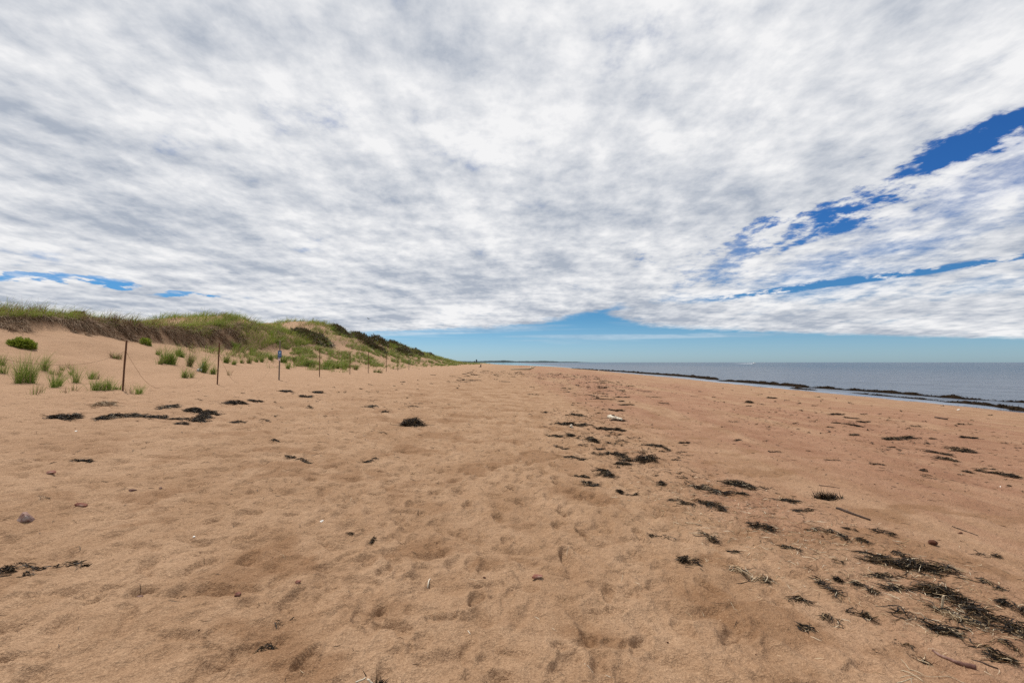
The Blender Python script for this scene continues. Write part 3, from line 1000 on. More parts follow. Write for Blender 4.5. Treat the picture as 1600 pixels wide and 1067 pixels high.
def make_post(y, h, lean, r, mat, name, label, group):
    z = hz(FX, y)
    pts = [(lean * t * h, random.uniform(-.004, .004), -.25 + t * (h + .25)) for t in np.linspace(0, 1, 7)]
    bm = tube(pts, [r * random.uniform(.93, 1.07) for _ in pts], 8, .06, int(y * 10))
    for vtx in bm.verts:                       # a hewn, slightly slanted head
        if vtx.co.z > h - .001:
            vtx.co.z -= .02 * (vtx.co.x - lean * h) / r * .5
    return bm, Vector((FX, y, z))


tops = {}
for i, y in enumerate(post_y):
    h = [1.5, 1.38, 1.48, 1.75, 1.55, 1.48, 1.55, 1.5, 1.5, 1.35][i]
    lean = [.02, .055, .035, .01, .004, -.002, .0, .002, 0, 0][i]
    if i == 3:
        bm, loc = make_post(y, h, lean, .030, M['grey'], 'sign_post', '', None)
        root = link('sign_post', None, loc=loc, label='blue notice sign on a thin grey post in the fence line', cat='sign')
        bm_obj('post', bm, M['grey'], root, smooth=False)

        def plate(name, w, h_, t_, mat, par, off):
            b2 = bmesh.new()
            bmesh.ops.create_cube(b2, size=1)
            bmesh.ops.scale(b2, verts=b2.verts, vec=(w, t_, h_))
            bmesh.ops.bevel(b2, geom=b2.edges[:], offset=.002, segments=1, affect='EDGES')
            return bm_obj(name, b2, M[mat], par, off)
        pn = plate('sign_panel', .175, .285, .006, 'blue', root, (.03, -.042, 1.17))
        for (ox, oz, w, h_) in [(0, .105, .13, .018), (0, .045, .085, .07), (-.02, -.03, .10, .012), (.01, -.055, .12, .012), (0, -.085, .09, .012)]:
            plate('print_mark', w, h_, .002, 'print', pn, (ox, -.0042, oz))
        tg = plate('tag_panel', .11, .15, .006, 'tag', root, (.012, -.042, .94))
        plate('print_mark', .09, .035, .002, 'blue', tg, (0, -.0042, .045))
        for oz in (1.26, 1.08):
            b2 = bmesh.new()
            bmesh.ops.create_cone(b2, segments=8, radius1=.009, radius2=.009, depth=.014, cap_ends=True, matrix=Matrix.Rotation(math.pi / 2, 4, 'X'))
            bm_obj('bolt', b2, M['grey'], root, (.015, -.048, oz))
    else:
        mat = M['grey'] if i == 9 else M['post']
        bm, loc = make_post(y, h, lean, 0.023 if i < 3 else .023, mat, 'fence_post', '', None)
        bm_obj('fence_post', bm, mat, None, loc, label=ords[i] or 'slender brown post of the rope fence beyond the left edge',
               cat='post', group='posts of the rope fence')
    tops[i] = loc + Vector((lean * h * .8, 0, h * (.80 if i < 2 else .72)))


def rope(i, j, sag, label):
    a, b = tops[i], tops[j]
    pts = []
    for t in np.linspace(0, 1, 61):
        p = a.lerp(b, float(t))
        p.z -= sag * 4 * t * (1 - t)
        p.x += .25 * math.sin(t * math.pi) * (1 if i == 0 else -.6)
        g = hz(p.x, p.y) + .004
        p.z = g + .08 * math.log1p(math.exp(min(40, (p.z - g) / .08)))  - .03 if p.z < g + .5 else p.z
        pts.append(p - a)
    bm = tube(pts, [.0038] * len(pts), 6, .1, i)
    bm_obj('rope', bm, M['rope'], None, a, smooth=True, label=label, cat='rope', group='slack ropes of the fence')


rope(0, 1, .42, 'slack rope sagging leftwards from the first fence post')
rope(1, 2, 1.25, 'rope drooping from the first fence post down into the marram')
rope(2, 3, 1.35, 'rope drooping from the second fence post to the sand before the sign')

# thin stake on the sandy brow
d_ = ray(489, 507) * 68
xs_, ys_ = float(d_[0]), float(d_[1])
zs_ = hz(xs_, ys_)
bm = tube([(0, 0, -.3), (.01, 0, .4), (0, 0, 1.0)], [.05, .045, .035], 6, .1, 3)
bm_obj('stake', bm, M['bark'], None, (xs_, ys_, zs_), label='thin dark stake standing on the sandy brow of the dune', cat='stake')


# ------------------------------------------------------------------ crumpled sheet caught in the grass
def crumpled(px, py, w, h, label):
    b = at(px, py)
    nx, ny = 22, 16
    vs = []
    for j in range(ny):
        for i in range(nx):
            u_, v_ = i / (nx - 1), j / (ny - 1)
            x = (u_ - .5) * w * (1 - .45 * v_) + .30 * w * v_
            z = h * v_ ** 1.1 * (.35 + .65 * u_) * (1.15 - .3 * abs(u_ - .65))
            y = .10 * v_ + .05 * math.sin(u_ * 11 + v_ * 3) * (1 - v_ * .4) + .05 * float(gnoise(u_ * 4, v_ * 4, 130)) + .03 * math.sin(v_ * 8 + u_ * 4)
            vs.append((x, y, z - .015))
    q = [(j * nx + i, j * nx + i + 1, (j + 1) * nx + i + 1, (j + 1) * nx + i) for j in range(ny - 1) for i in range(nx - 1)]
    me = mesh_np('plastic_sheet', np.array(vs), np.array(q), True, [M['sheet']])
    o = link('plastic_sheet', me, None, b, label=label, cat='sheet')
    sd = o.modifiers.new('thickness', 'SOLIDIFY'); sd.thickness = .006
    return o


crumpled(309, 580, .40, .36, 'crumpled greyish white sheet caught in the grass by the second post')


# ------------------------------------------------------------------ seaweed
def path_len(P_):
    return sum((P_[i + 1] - P_[i]).length for i in range(len(P_) - 1))


def weed(path, width, label, group=None, dens=1.0, straw=.06, heap=.03, name='seaweed_clump', cat='seaweed', world=False, mat='weed', curl=1.3, wander=.8):
    Pw = [at(*p) for p in path] if not world else [Vector((p[0], p[1], hz(*p))) for p in path]
    if len(Pw) == 1:
        Pw.append(Pw[0] + Vector((.02, 0, 0)))
    L = path_len(Pw)
    c = sum((p for p in Pw), Vector()) / len(Pw)
    dist = math.hypot(c.x, c.y)
    width = width * (.70 if dist < 9 else .56)
    sw = max(.0055, dist * .00055)                      # strand width, never below what the eye can hold
    sl = min(.22, max(.05, .30 * (L + 2 * width) + .03)) * (1 + dist * .006)
    area = L * 2.2 * width + 3.2 * width * width
    n = int(np.clip(dens * 2.3 * area / (sw * sl), 12, 1500))
    seg_l = np.array([(Pw[i + 1] - Pw[i]).length for i in range(len(Pw) - 1)])
    cum = np.concatenate([[0], np.cumsum(seg_l)])
    s = RNG.uniform(0, L, n * 3)
    dn_ = gnoise(s / max(.05, min(.5, L * .16)) + c.x * 3.1, s * 0 + c.y * 1.7, 141)
    s = s[RNG.random(n * 3) < np.clip((.30 + 1.6 * dn_) if (width < .06 and dist < 9) else (.55 + .9 * dn_), .09, 1)][:n]
    n = len(s)
    k = np.clip(np.searchsorted(cum, s) - 1, 0, len(seg_l) - 1)
    f = (s - cum[k]) / np.maximum(seg_l[k], 1e-6)
    A = np.array([[p.x, p.y] for p in Pw])
    dvec = A[k + 1] - A[k]
    cxy = A[k] + dvec * f[:, None]
    hd = np.arctan2(dvec[:, 1], dvec[:, 0])
    # width swells and shrinks along the path; ends taper
    e = np.minimum(s, L - s) / max(1e-6, L)
    ww = width * (.45 + .55 * np.minimum(1, e * 5)) * (1 + .45 * gnoise(s / max(.08, width * 1.6) + c.x * 7, s * 0 + c.y, 140))
    lat = np.clip(RNG.normal(0, .5, n), -1.8, 1.8) + .55 * gnoise(s / max(.06, width * 1.2) + c.y * 5, s * 0 + c.x, 142)
    stray = RNG.random(n) < .16
    lat = np.where(stray, lat * 2.6, lat)
    nrm = np.stack([-np.sin(hd), np.cos(hd)], -1)
    base = cxy + nrm * (lat * ww)[:, None]
    heap = heap * (1.1 if dist < 9 else 1.35)
    lift = heap * np.exp(-(lat * 1.1) ** 2) * RNG.uniform(.15, 1.1, n)
    head = hd + RNG.normal(0, wander, n)
    ln = sl * RNG.uniform(.4, 1.25, n)
    wd = sw * RNG.uniform(.55, 1.5, n)
    isst = RNG.random(n) < straw
    wd = np.where(isst, wd * .7, wd)
    v_, q_ = strands(base, head, ln, wd, lift, 5 if dist < 14 else 3, curl)
    sg = 5 if dist < 14 else 3
    o = Vector((c.x, c.y, hz(c.x, c.y)))
    v_ = v_ - np.array(o)
    return link(name, mesh_np(name, v_, q_, False, [M[mat], M['straw']], np.repeat(isst.astype(int), sg)), None, o, label=label, cat=cat, group=group)


GW = 'dark seaweed clumps strewn along the wrack line'
CL = [  # path in the photograph, half width in metres, label, density, straw share, heap
    ([(1353, 875), (1384, 881), (1415, 885), (1445, 889), (1488, 896)], .13, 'broad black seaweed heap, uppermost of the large foreground wrack', 1.3, .08, .05),
    ([(1359, 902), (1396, 899)], .06, 'thin pale-flecked fringe of weed just below the broad black heap', .7, .3, .02),
    ([(1304, 904), (1326, 907)], .03, 'short black scrap left of the large foreground wrack', 1.2, .03, .03),
    ([(1332, 912), (1352, 920), (1374, 931)], .05, 'seaweed tongue ending the left tip of the large diagonal wrack', .9, .2, .025),
    ([(1374, 919), (1415, 921), (1455, 923)], .045, 'narrow weed strip bridging the two halves of the foreground wrack', .9, .15, .025),
    ([(1440, 920), (1476, 928), (1507, 948), (1537, 967), (1577, 982), (1612, 988)], .10, 'longest thick black seaweed ridge slanting to the right edge', 1.3, .12, .06),
    ([(1460, 950), (1500, 965), (1540, 985)], .14, 'mat of brown and straw-coloured weed below the thick black ridge', .55, .5, .025),
    ([(1387, 951), (1433, 967), (1464, 979), (1500, 994)], .06, 'lower black weed strand starting left of the white stake', 1.1, .12, .04),
    ([(1500, 996), (1531, 1013), (1562, 1027), (1583, 1036)], .055, 'lowest black weed strand trailing to the bottom right', 1.1, .15, .04),
    ([(1562, 945), (1584, 950), (1610, 957)], .06, 'black seaweed cut by the right edge above the ridge end', 1.2, .08, .05),
    ([(1575, 975), (1612, 1000)], .09, 'matted weed and pinkish debris cut by the right edge, lower one', .8, .35, .04),
    ([(1534, 909), (1550, 916), (1565, 924)], .035, 'small dark weed strand alone right of the broad black heap', 1.1, .1, .025),
    ([(1274, 905), (1301, 924), (1316, 939)], .03, 'thin black weed string slanting left of the foreground wrack', 1.1, .1, .025),
    ([(1231, 938), (1255, 935), (1277, 943)], .03, 'low arched dark weed strip left of the straw-mixed scraps', 1.1, .05, .025),
    ([(1323, 951), (1345, 957), (1372, 967)], .04, 'dark weed strand below the thin black string', 1.0, .15, .025),
    ([(1286, 958), (1316, 970)], .06, 'scruffy weed patch mixed with pale straws, lower centre right', .7, .4, .025),
    ([(1246, 973), (1277, 984)], .045, 'small scruffy weed patch left of the straw-mixed one', .9, .3, .03),
    ([(1393, 1000), (1427, 1013)], .035, 'thin weed strand above the pale straw bundle at bottom right', .9, .3, .02),
    ([(1424, 1018), (1454, 1031)], .04, 'yellow-brown weed scrap left of the bark strip', .8, .45, .02),
    ([(1570, 1010), (1590, 1016)], .03, 'small black weed scrap between the ridge and the lowest strand', 1.0, .1, .02),
    ([(1284, 828), (1304, 834), (1322, 841)], .05, 'dark tufted weed below the black stick', 1.2, .2, .03),
    ([(1335, 841), (1350, 848), (1362, 853)], .035, 'dark weed scrap right of the tufted weed below the stick', 1.1, .15, .025),
    ([(1171, 819), (1186, 823), (1210, 832)], .055, 'compact jet black weed clump at lower centre right', 1.5, .0, .05),
    ([(1218, 853), (1236, 856), (1252, 861)], .035, 'small brown-black weed scrap under the jet black clump', 1.0, .1, .02),
    ([(1137, 757), (1152, 755), (1173, 764)], .13, 'heaped weed clump, largest in the mid right of the beach', 1.4, .05, .06),
    ([(1129, 768), (1165, 772)], .09, 'loose weed trailing below the largest mid-right clump', .7, .1, .02),
    ([(1081, 760), (1100, 762), (1123, 769)], .10, 'weed strip with pale flecks left of the largest mid-right clump', .9, .2, .03),
    ([(1047, 785), (1066, 787), (1084, 791)], .06, 'left one of two weed strips below the largest mid-right clump', 1.0, .08, .03),
    ([(1089, 786), (1110, 789), (1131, 797)], .09, 'right one of two weed strips below the largest mid-right clump', 1.2, .1, .04),
    ([(1092, 831), (1104, 837), (1118, 844)], .06, 'round frayed weed clump under the long pale straw', 1.2, .25, .04),
    ([(1016, 833), (1031, 836)], .04, 'left scrap of a pair left of the frayed round clump', 1.1, .1, .025),
    ([(1037, 834), (1054, 840)], .04, 'right scrap of a pair left of the frayed round clump', 1.1, .05, .025),
    ([(1053, 872), (1072, 874), (1092, 877)], .06, 'black weed clump above the footprints at lower centre', 1.4, .03, .04),
    ([(1141, 887), (1172, 893), (1202, 910)], .07, 'fan of pale straws over dark weed at lower centre right', .8, .55, .04),
    ([(1137, 858), (1154, 862)], .04, 'small dark scrap above the fan of straws', 1.0, .05, .02),
    ([(1215, 852), (1240, 854)], .03, 'thin dark scrap right of the frayed round clump', .9, .1, .02),
    ([(998, 721), (1010, 719), (1024, 721)], .17, 'rounded weed mound standing proud at the centre right', 1.6, .06, .09),
    ([(937, 713), (955, 710), (971, 713), (984, 719)], .13, 'weed strip just left of the rounded mound', 1.1, .08, .04),
    ([(961, 725), (983, 728)], .11, 'weed patch under the strip left of the rounded mound', 1.3, .05, .04),
    ([(882, 715), (911, 719)], .09, 'weed strip farthest left in the row of the rounded mound', .9, .1, .03),
    ([(937, 734), (946, 740), (954, 747)], .09, 'slanting weed clump below the rounded mound row', 1.2, .05, .04),
    ([(898, 743), (919, 747)], .07, 'flat weed scrap left of the slanting clump', 1.0, .2, .03),
    ([(910, 755), (932, 760)], .08, 'weed clump lowest on the left of the wrack line', 1.2, .2, .04),
    ([(965, 768), (973, 771)], .06, 'left small scrap of a pair below the slanting clump', 1.2, .0, .03),
    ([(979, 771), (995, 775)], .05, 'right small scrap of a pair below the slanting clump', 1.1, .0, .03),
    ([(1028, 756), (1039, 759)], .08, 'small compact weed ball between slanting clump and largest clump', 1.4, .05, .05),
    ([(1013, 694), (1034, 698)], .12, 'weed scrap above the rounded mound', 1.1, .05, .04),
    ([(1037, 701), (1046, 702)], .10, 'frayed little tuft right above the rounded mound', 1.1, .2, .04),
    ([(1062, 691), (1077, 692)], .08, 'isolated dark scrap upper right of the rounded mound', 1.2, .0, .03),
    ([(955, 656), (976, 658)], .13, 'weed lying against the white driftwood piece', 1.3, .0, .05),
    ([(932, 669), (955, 671), (976, 672)], .15, 'long dark weed strip below the white driftwood piece', 1.3, .03, .05),
    ([(871, 663), (893, 664), (916, 665)], .18, 'long weed strip left of the white driftwood piece', 1.2, .08, .05),
    ([(894, 647), (912, 650)], .2, 'thick weed patch up left of the white driftwood piece', 1.2, .05, .05),
    ([(856, 680), (879, 684)], .12, 'leftmost weed strip below the white driftwood row', .9, .1, .03),
    ([(885, 679), (896, 681)], .13, 'small weed ball right of the leftmost strip', 1.3, .03, .05),
    ([(920, 687), (930, 692)], .14, 'knobbly weed ball in the middle of the wrack line', 1.4, .05, .06),
    ([(869, 697), (887, 700)], .09, 'weed scrap on the landward edge of the wrack line', 1.0, .05, .03),
    ([(929, 702), (945, 704)], .08, 'weed scrap right above the long strip beside the mound', 1.0, .05, .03),
    ([(953, 642), (974, 643)], .16, 'dark weed strip right above the white driftwood piece', 1.2, .0, .04),
    ([(1382, 687), (1404, 687), (1425, 685)], .15, 'long weed strip alone on the right of the beach', 1.1, .08, .05),
    ([(1477, 700), (1500, 703), (1522, 707)], .15, 'upper and largest of three weed strips at right', 1.3, .1, .06),
    ([(1447, 705), (1466, 707), (1485, 711)], .10, 'middle one of three weed strips at right', 1.2, .03, .04),
    ([(1462, 715), (1495, 721)], .10, 'lower one of three weed strips at right', 1.1, .1, .04),
    ([(1502, 684), (1527, 685)], .12, 'dark weed strip above the three at right', 1.2, .0, .04),
    ([(1327, 680), (1342, 681)], .11, 'small dark weed scrap with pale stem, left of the long strip', 1.2, .15, .04),
    ([(1505, 737), (1522, 740)], .06, 'small weed scrap left of the ragged strip at right edge', 1.1, .05, .03),
    ([(1527, 735), (1550, 738), (1572, 742), (1592, 748)], .10, 'ragged weed strip near the right edge of the beach', 1.2, .08, .05),
    ([(1437, 736), (1450, 738)], .05, 'short brown-black scrap under the three strips at right', 1.2, .0, .03),
    ([(1300, 647), (1312, 647)], .2, 'dark scrap in the far right scatter, leftmost of the row', 1.1, .0, .04),
    ([(1317, 651), (1342, 654)], .12, 'long thin scrap in the far right scatter', 1.0, .0, .03),
    ([(1340, 659), (1352, 660)], .16, 'compact scrap right in the far right scatter', 1.2, .0, .04),
    ([(1305, 662), (1325, 664), (1347, 668)], .11, 'long thin strip below the far right scatter row', 1.0, .0, .03),
    ([(1200, 622), (1213, 623)], .35, 'dark scrap near the water side of the middle beach', 1.1, .0, .05),
    ([(1167, 629), (1175, 630)], .25, 'tufted scrap with a raised stem on the middle beach', 1.2, .0, .09),
    ([(81, 652), (103, 650), (125, 650)], .22, 'black oval weed patch farthest left under the fence', 1.4, .02, .06),
    ([(157, 654), (168, 650), (207, 648), (228, 650)], .20, 'long frayed weed strip right of the black oval patch', 1.1, .1, .05),
    ([(234, 650), (262, 651)], .17, 'weed strip following the long frayed one', 1.1, .03, .04),
    ([(289, 641), (312, 641), (336, 646)], .24, 'upper branch of the forked black weed below the second post', 1.4, .0, .06),
    ([(304, 658), (313, 653), (322, 648)], .20, 'lower branch of the forked black weed below the second post', 1.3, .02, .05),
    ([(265, 653), (297, 654)], .12, 'thin weed trail leading into the forked black weed', .8, .0, .03),
    ([(276, 663), (293, 663)], .13, 'small flat weed scrap below the forked black weed', .9, .0, .03),
    ([(365, 661), (381, 659)], .13, 'small frayed scrap right of the forked black weed', .9, .1, .03),
    ([(249, 637), (278, 633)], .18, 'thin brown weed strip above the forked black weed', .8, .1, .03),
    ([(357, 631), (368, 629), (383, 630)], .22, 'dark weed with a raised tip right of the second post', 1.3, .0, .08),
    ([(391, 625), (408, 627)], .16, 'dark flat scrap just right of the raised-tip weed', 1.3, .0, .03),
    ([(117, 717), (129, 719), (142, 719)], .06, 'small jet black weed lens alone on the left sand', 1.7, .0, .035),
    ([(633, 665), (646, 662), (659, 665)], .24, 'black weed mound alone in the middle of the open sand', 1.8, .02, .13),
    ([(441, 612), (456, 612)], .3, 'upper left scrap of three below the sign post', 1.2, .0, .05),
    ([(491, 613), (504, 613)], .3, 'upper right scrap of three below the sign post', 1.2, .0, .05),
    ([(469, 620), (487, 621)], .22, 'lower scrap of three below the sign post', 1.2, .0, .05),
    ([(570, 637), (588, 635)], .16, 'frayed weed scrap up left of the lone black mound', .9, .15, .04),
    ([(597, 644), (607, 644)], .12, 'small weed scrap just up left of the lone black mound', 1.1, .0, .03),
    ([(448, 713), (461, 715)], .05, 'left scrap of a frayed pair on the middle left sand', 1.0, .05, .02),
    ([(465, 717), (486, 720)], .05, 'right scrap of a frayed pair on the middle left sand', 1.0, .1, .02),
    ([(570, 719), (588, 716)], .05, 'thin frayed scrap alone below the lone black mound', .9, .0, .02),
    ([(425, 689), (436, 690)], .05, 'tiny dark scrap above the frayed pair', 1.0, .0, .02),
    ([(-6, 901), (18, 893)], .05, 'black frayed weed cut by the left edge', 1.3, .0, .04),
    ([(89, 882), (113, 878), (131, 885)], .022, 'thin branched weed with a reddish end near the left edge', 1.2, .0, .03),
    ([(26, 882), (50, 885), (76, 886)], .02, 'thin broken weed line near the left edge', .8, .0, .02),
    ([(40, 896), (50, 899)], .02, 'tiny weed sprig right of the weed cut by the left edge', 1.0, .0, .02),
    ([(404, 1010), (416, 1003), (426, 997)], .022, 'twisted reddish brown weed root at lower left centre', 1.3, .1, .03),
    ([(539, 831), (559, 832)], .016, 'hair-thin dark weed strand on the sand left of centre', .9, .0, .015),
    ([(580, 842), (591, 840)], .022, 'tiny black sprig right of the hair-thin strand', 1.2, .0, .03),
    ([(62, 782), (78, 779)], .035, 'brown twiggy debris above the grey-red stone', .8, .3, .03),
    ([(427, 968), (438, 965)], .014, 'tiny black broken strand at lower left centre', 1.0, .0, .015),
    ([(450, 962), (460, 963)], .014, 'tiny dark sprig with a pale stem at lower left centre', 1.0, .3, .02),
]
for (pth, wd_, lab, dn, stw, hp) in CL:
    weed(pth, wd_, lab, GW, dn, stw, hp)
weed([(147, 635), (165, 633), (181, 632)], .25, 'dry yellow-brown grass clump washed up below the first span', None, .8, .45, .07, 'dry_clump', 'debris', mat='brown')

# smaller scraps: individuals, one label for what nothing tells apart
def scrap_zone(n, poly, label, group, smin, smax, dens=1.0, straw=.03):
    k = 0
    A = np.array(poly, float)
    while k < n:
        i = random.randrange(len(A) - 1)
        t = random.random()
        c = A[i] * (1 - t) + A[i + 1] * t
        x = c[0] + random.gauss(0, c[2]); y = c[1] + random.gauss(0, c[2] * 1.6)
        if y < 2.6:
            continue
        L = smin + (smax - smin) * random.random() ** 2.2
        a = random.gauss(.0, .6)
        p = [(x - math.cos(a) * L / 2, y - math.sin(a) * L / 2), (x, y + random.uniform(-.05, .05)), (x + math.cos(a) * L / 2, y + math.sin(a) * L / 2)]
        weed(p, L * random.uniform(.10, .26), label[i], group, dens * random.uniform(.35, 1.1), straw, random.uniform(.01, .035) * (1 + y * .02), 'seaweed_scrap', 'seaweed', world=True)
        k += 1


# x, y, spread in metres along the strand lines
scrap_zone(120, [(3.3, 5.0, .5), (2.6, 8, .6), (1.7, 11, .6), (1.9, 15, .7), (3.2, 22, .9), (5.6, 30, 1.3)],
           ['small scrap of dark seaweed near the largest mid-right clump', 'small scrap of dark seaweed around the rounded weed mound', 'small scrap of dark seaweed between weed mound and white driftwood',
            'small scrap of dark seaweed just beyond the white driftwood', 'small scrap of dark seaweed in the thinning band behind the driftwood'], 'small scraps of the near wrack line', .07, .30)
scrap_zone(75, [(4.2, 24, 1.1), (6.0, 32, 1.5), (7.5, 42, 1.8), (8, 60, 2.2), (7, 85, 2.5)],
           ['dark weed strip at the near end of the far wrack band', 'dark weed strip in the middle of the far wrack band', 'thin dark weed strip where the far wrack band bends', 'thinnest dark weed strip at the far end of the wrack band'],
           'weed strips of the far wrack band', .35, .95, 1.1)
scrap_zone(100, [(6, 8, 1.5), (9, 13, 2.0), (12, 20, 2.5), (15, 27, 3.0), (16, 34, 3.0)],
           ['small dark weed scrap on reddish sand right of the bushy sprig', 'small dark weed scrap on reddish sand around the three right strips', 'small dark weed scrap between the three strips and the weed banks', 'small dark weed scrap on the sand just below the weed banks'],
           'weed scraps on the smooth right-hand sand', .10, .38)
scrap_zone(34, [(-5.5, 13, 1.2), (-5.2, 18, 1.5), (-5.0, 24, 1.6), (-4.5, 32, 1.8)],
           ['small dark weed scrap between the forked weed and lone mound', 'small dark weed scrap on dry sand below the sign post', 'small dark weed scrap on dry sand right of the sign post'], 'weed scraps below the fence', .10, .35)
scrap_zone(42, [(-5, 38, 2), (-4, 50, 2.5), (-3.5, 65, 3), (-1, 85, 3)],
           ['small brown weed strip below the middle fence posts', 'small brown weed strip below the farthest fence posts', 'small brown weed strip on far sand before the dune end'], 'weed strips on the far dry sand', .5, 1.3)

# debris too fine to count: crumbs of weed and broken stems
parts = []
for (n, poly, wcol) in [(2600, [(3.6, 2.9, .5), (2.9, 4.5, .55), (2.6, 7, .7), (1.9, 11, .8), (2.4, 18, 1.0)], 0),
                        (2000, [(3.4, 3.0, .45), (2.7, 4.6, .5), (2.3, 6.5, .6)], 1),
                        (1100, [(-3, 3, 1.6), (-2, 6, 2), (-3, 11, 2.5), (-4, 18, 2.5)], 0),
                        (1500, [(6, 6, 1.5), (9, 12, 2.5), (12, 20, 3.5)], 0),
                        (1500, [(5, 28, 2.5), (7.5, 45, 3.0), (7, 80, 4), (-3, 60, 4)], 0),
                        (90, [(-1, 3, 1.6), (0, 5, 1.6)], 1)]:
    A = np.array(poly, float)
    i = RNG.integers(0, len(A) - 1, n); t = RNG.random((n, 1))
    c = A[i] * (1 - t) + A[i + 1] * t
    xy = np.stack([c[:, 0] + RNG.normal(0, 1, n) * c[:, 2], c[:, 1] + RNG.normal(0, 1, n) * c[:, 2] * 1.4], -1)
    xy = xy[xy[:, 1] > 1.8]
    n = len(xy)
    dd = np.hypot(xy[:, 0], xy[:, 1])
    ln = RNG.uniform(.015, .09, n) * (1 + dd * .03)
    v_, q_ = strands(xy, RNG.normal(0, .9, n), ln, np.maximum(.003, dd * .0007) * RNG.uniform(.6, 1.3, n), np.full(n, .006), 3, .9)
    parts.append((v_, q_, wcol))
v_, q_, mi = join_strips(parts)
link('wrack_debris', mesh_np('wrack_debris', v_, q_, False, [M['weed'], M['straw']], mi),
     label='fine crumbs of seaweed and broken straw scattered over the beach', cat='debris', kind='stuff')


# upright branched weed tuft near the black stick
def sprig(px, py, w, h, label, n=60, mat='weed'):
    b = at(px, py)
    a = RNG.uniform(0, 6.28, n)
    base = np.stack([RNG.normal(0, w * .28, n), RNG.normal(0, w * .14, n), np.full(n, -.004)], -1)
    d = np.stack([np.cos(a) * .9, np.sin(a) * .7, RNG.uniform(.1, 1.1, n)], -1)
    v_, q_ = strips(base, d, RNG.uniform(.4, 1, n) * h, RNG.uniform(.007, .015, n), RNG.normal(0, .35, (n, 3)), seg=4)
    v_[:, 2] = np.maximum(v_[:, 2], -.004)
    return link('seaweed_sprig', mesh_np('seaweed_sprig', v_, q_, False, [M[mat]]), None, b, label=label, cat='seaweed', group=GW)


sprig(1292, 776, .24, .12, 'bushy upright black weed sprig above the black stick', 420)
sprig(590, 1058, .035, .05, 'tiny upright black sprig by a white root, bottom centre', 40)
sprig(133, 882, .03, .03, 'reddish brown weed tip at the end of the branched strand', 30)


# seaweed banks along the water's edge
def bank(path, w, h, label):
    pts = np.array(path, float)
    seg = np.hypot(*(pts[1:] - pts[:-1]).T); cum = np.concatenate([[0], np.cumsum(seg)])
    L = cum[-1]
    ns, nt = max(12, int(L / .22)), 11
    s = np.linspace(0, L, ns)
    cx__ = np.interp(s, cum, pts[:, 0]); cy__ = np.interp(s, cum, pts[:, 1])
    tx = np.gradient(cx__); ty = np.gradient(cy__)
    l_ = np.hypot(tx, ty); tx /= l_; ty /= l_
    e = np.clip(np.minimum(s, L - s) / min(1.5, L * .3), 0, 1) ** .6
    ww = w * e * (1 + .5 * gnoise(s * .55 + pts[0, 0], s * 0 + pts[0, 1], 150))
    hh = h * e * (1 + .7 * gnoise(s * .8 + pts[0, 1], s * 0 + 5, 151))
    t = np.linspace(-1, 1, nt)
    S_, T_ = np.meshgrid(s, t, indexing='ij')
    Xb = cx__[:, None] + ty[:, None] * T_ * ww[:, None]
    Yb = cy__[:, None] - tx[:, None] * T_ * ww[:, None]
    Zb = hh[:, None] * (1 - T_ ** 2) ** .7 + .05 * fbm(Xb * 3.1, Yb * 3.1, 152, 3) * (1 - T_ ** 2)
    o = np.array([cx__.mean(), cy__.mean(), SEA])
    vv = np.stack([Xb, Yb, Zb + SEA - .03], -1).reshape(-1, 3) - o
    I, J = np.meshgrid(np.arange(ns - 1), np.arange(nt - 1), indexing='ij')
    qq = np.stack([I * nt + J, (I + 1) * nt + J, (I + 1) * nt + J + 1, I * nt + J + 1], -1).reshape(-1, 4)
    # ribbons draped over it
    n = int(min(1400, L * 55))
    i = RNG.integers(0, ns, n); tt = RNG.uniform(-1.0, 1.0, n)
    bx = cx__[i] + ty[i] * tt * ww[i]; by = cy__[i] - tx[i] * tt * ww[i]
    bz = hh[i] * (1 - tt ** 2) ** .7 + SEA - .01
    base = np.stack([bx, by, bz], -1) - o
    d = np.stack([RNG.normal(0, 1, n), RNG.normal(0, 1, n), RNG.uniform(-.1, .5, n)], -1)
    v2_, q2_ = strips(base, d, RNG.uniform(.15, .4, n), RNG.uniform(.015, .05, n), np.stack([RNG.normal(0, .3, n), RNG.normal(0, .3, n), RNG.uniform(-.9, -.3, n)], -1))
    va, qa, ma = join_strips([(vv, qq, 0), (v2_, q2_, 1)])
    link('seaweed_bank', mesh_np('seaweed_bank', va, qa, False, [M['weedfar'], M['weedfar']], ma), None, o, label=label, cat='seaweed', group='seaweed banks at the water edge')


def sea_at(px, py):
    d = ray(px, py)
    t = (SEA - CAM_Z) / d[2]
    return (d[0] * t, d[1] * t)


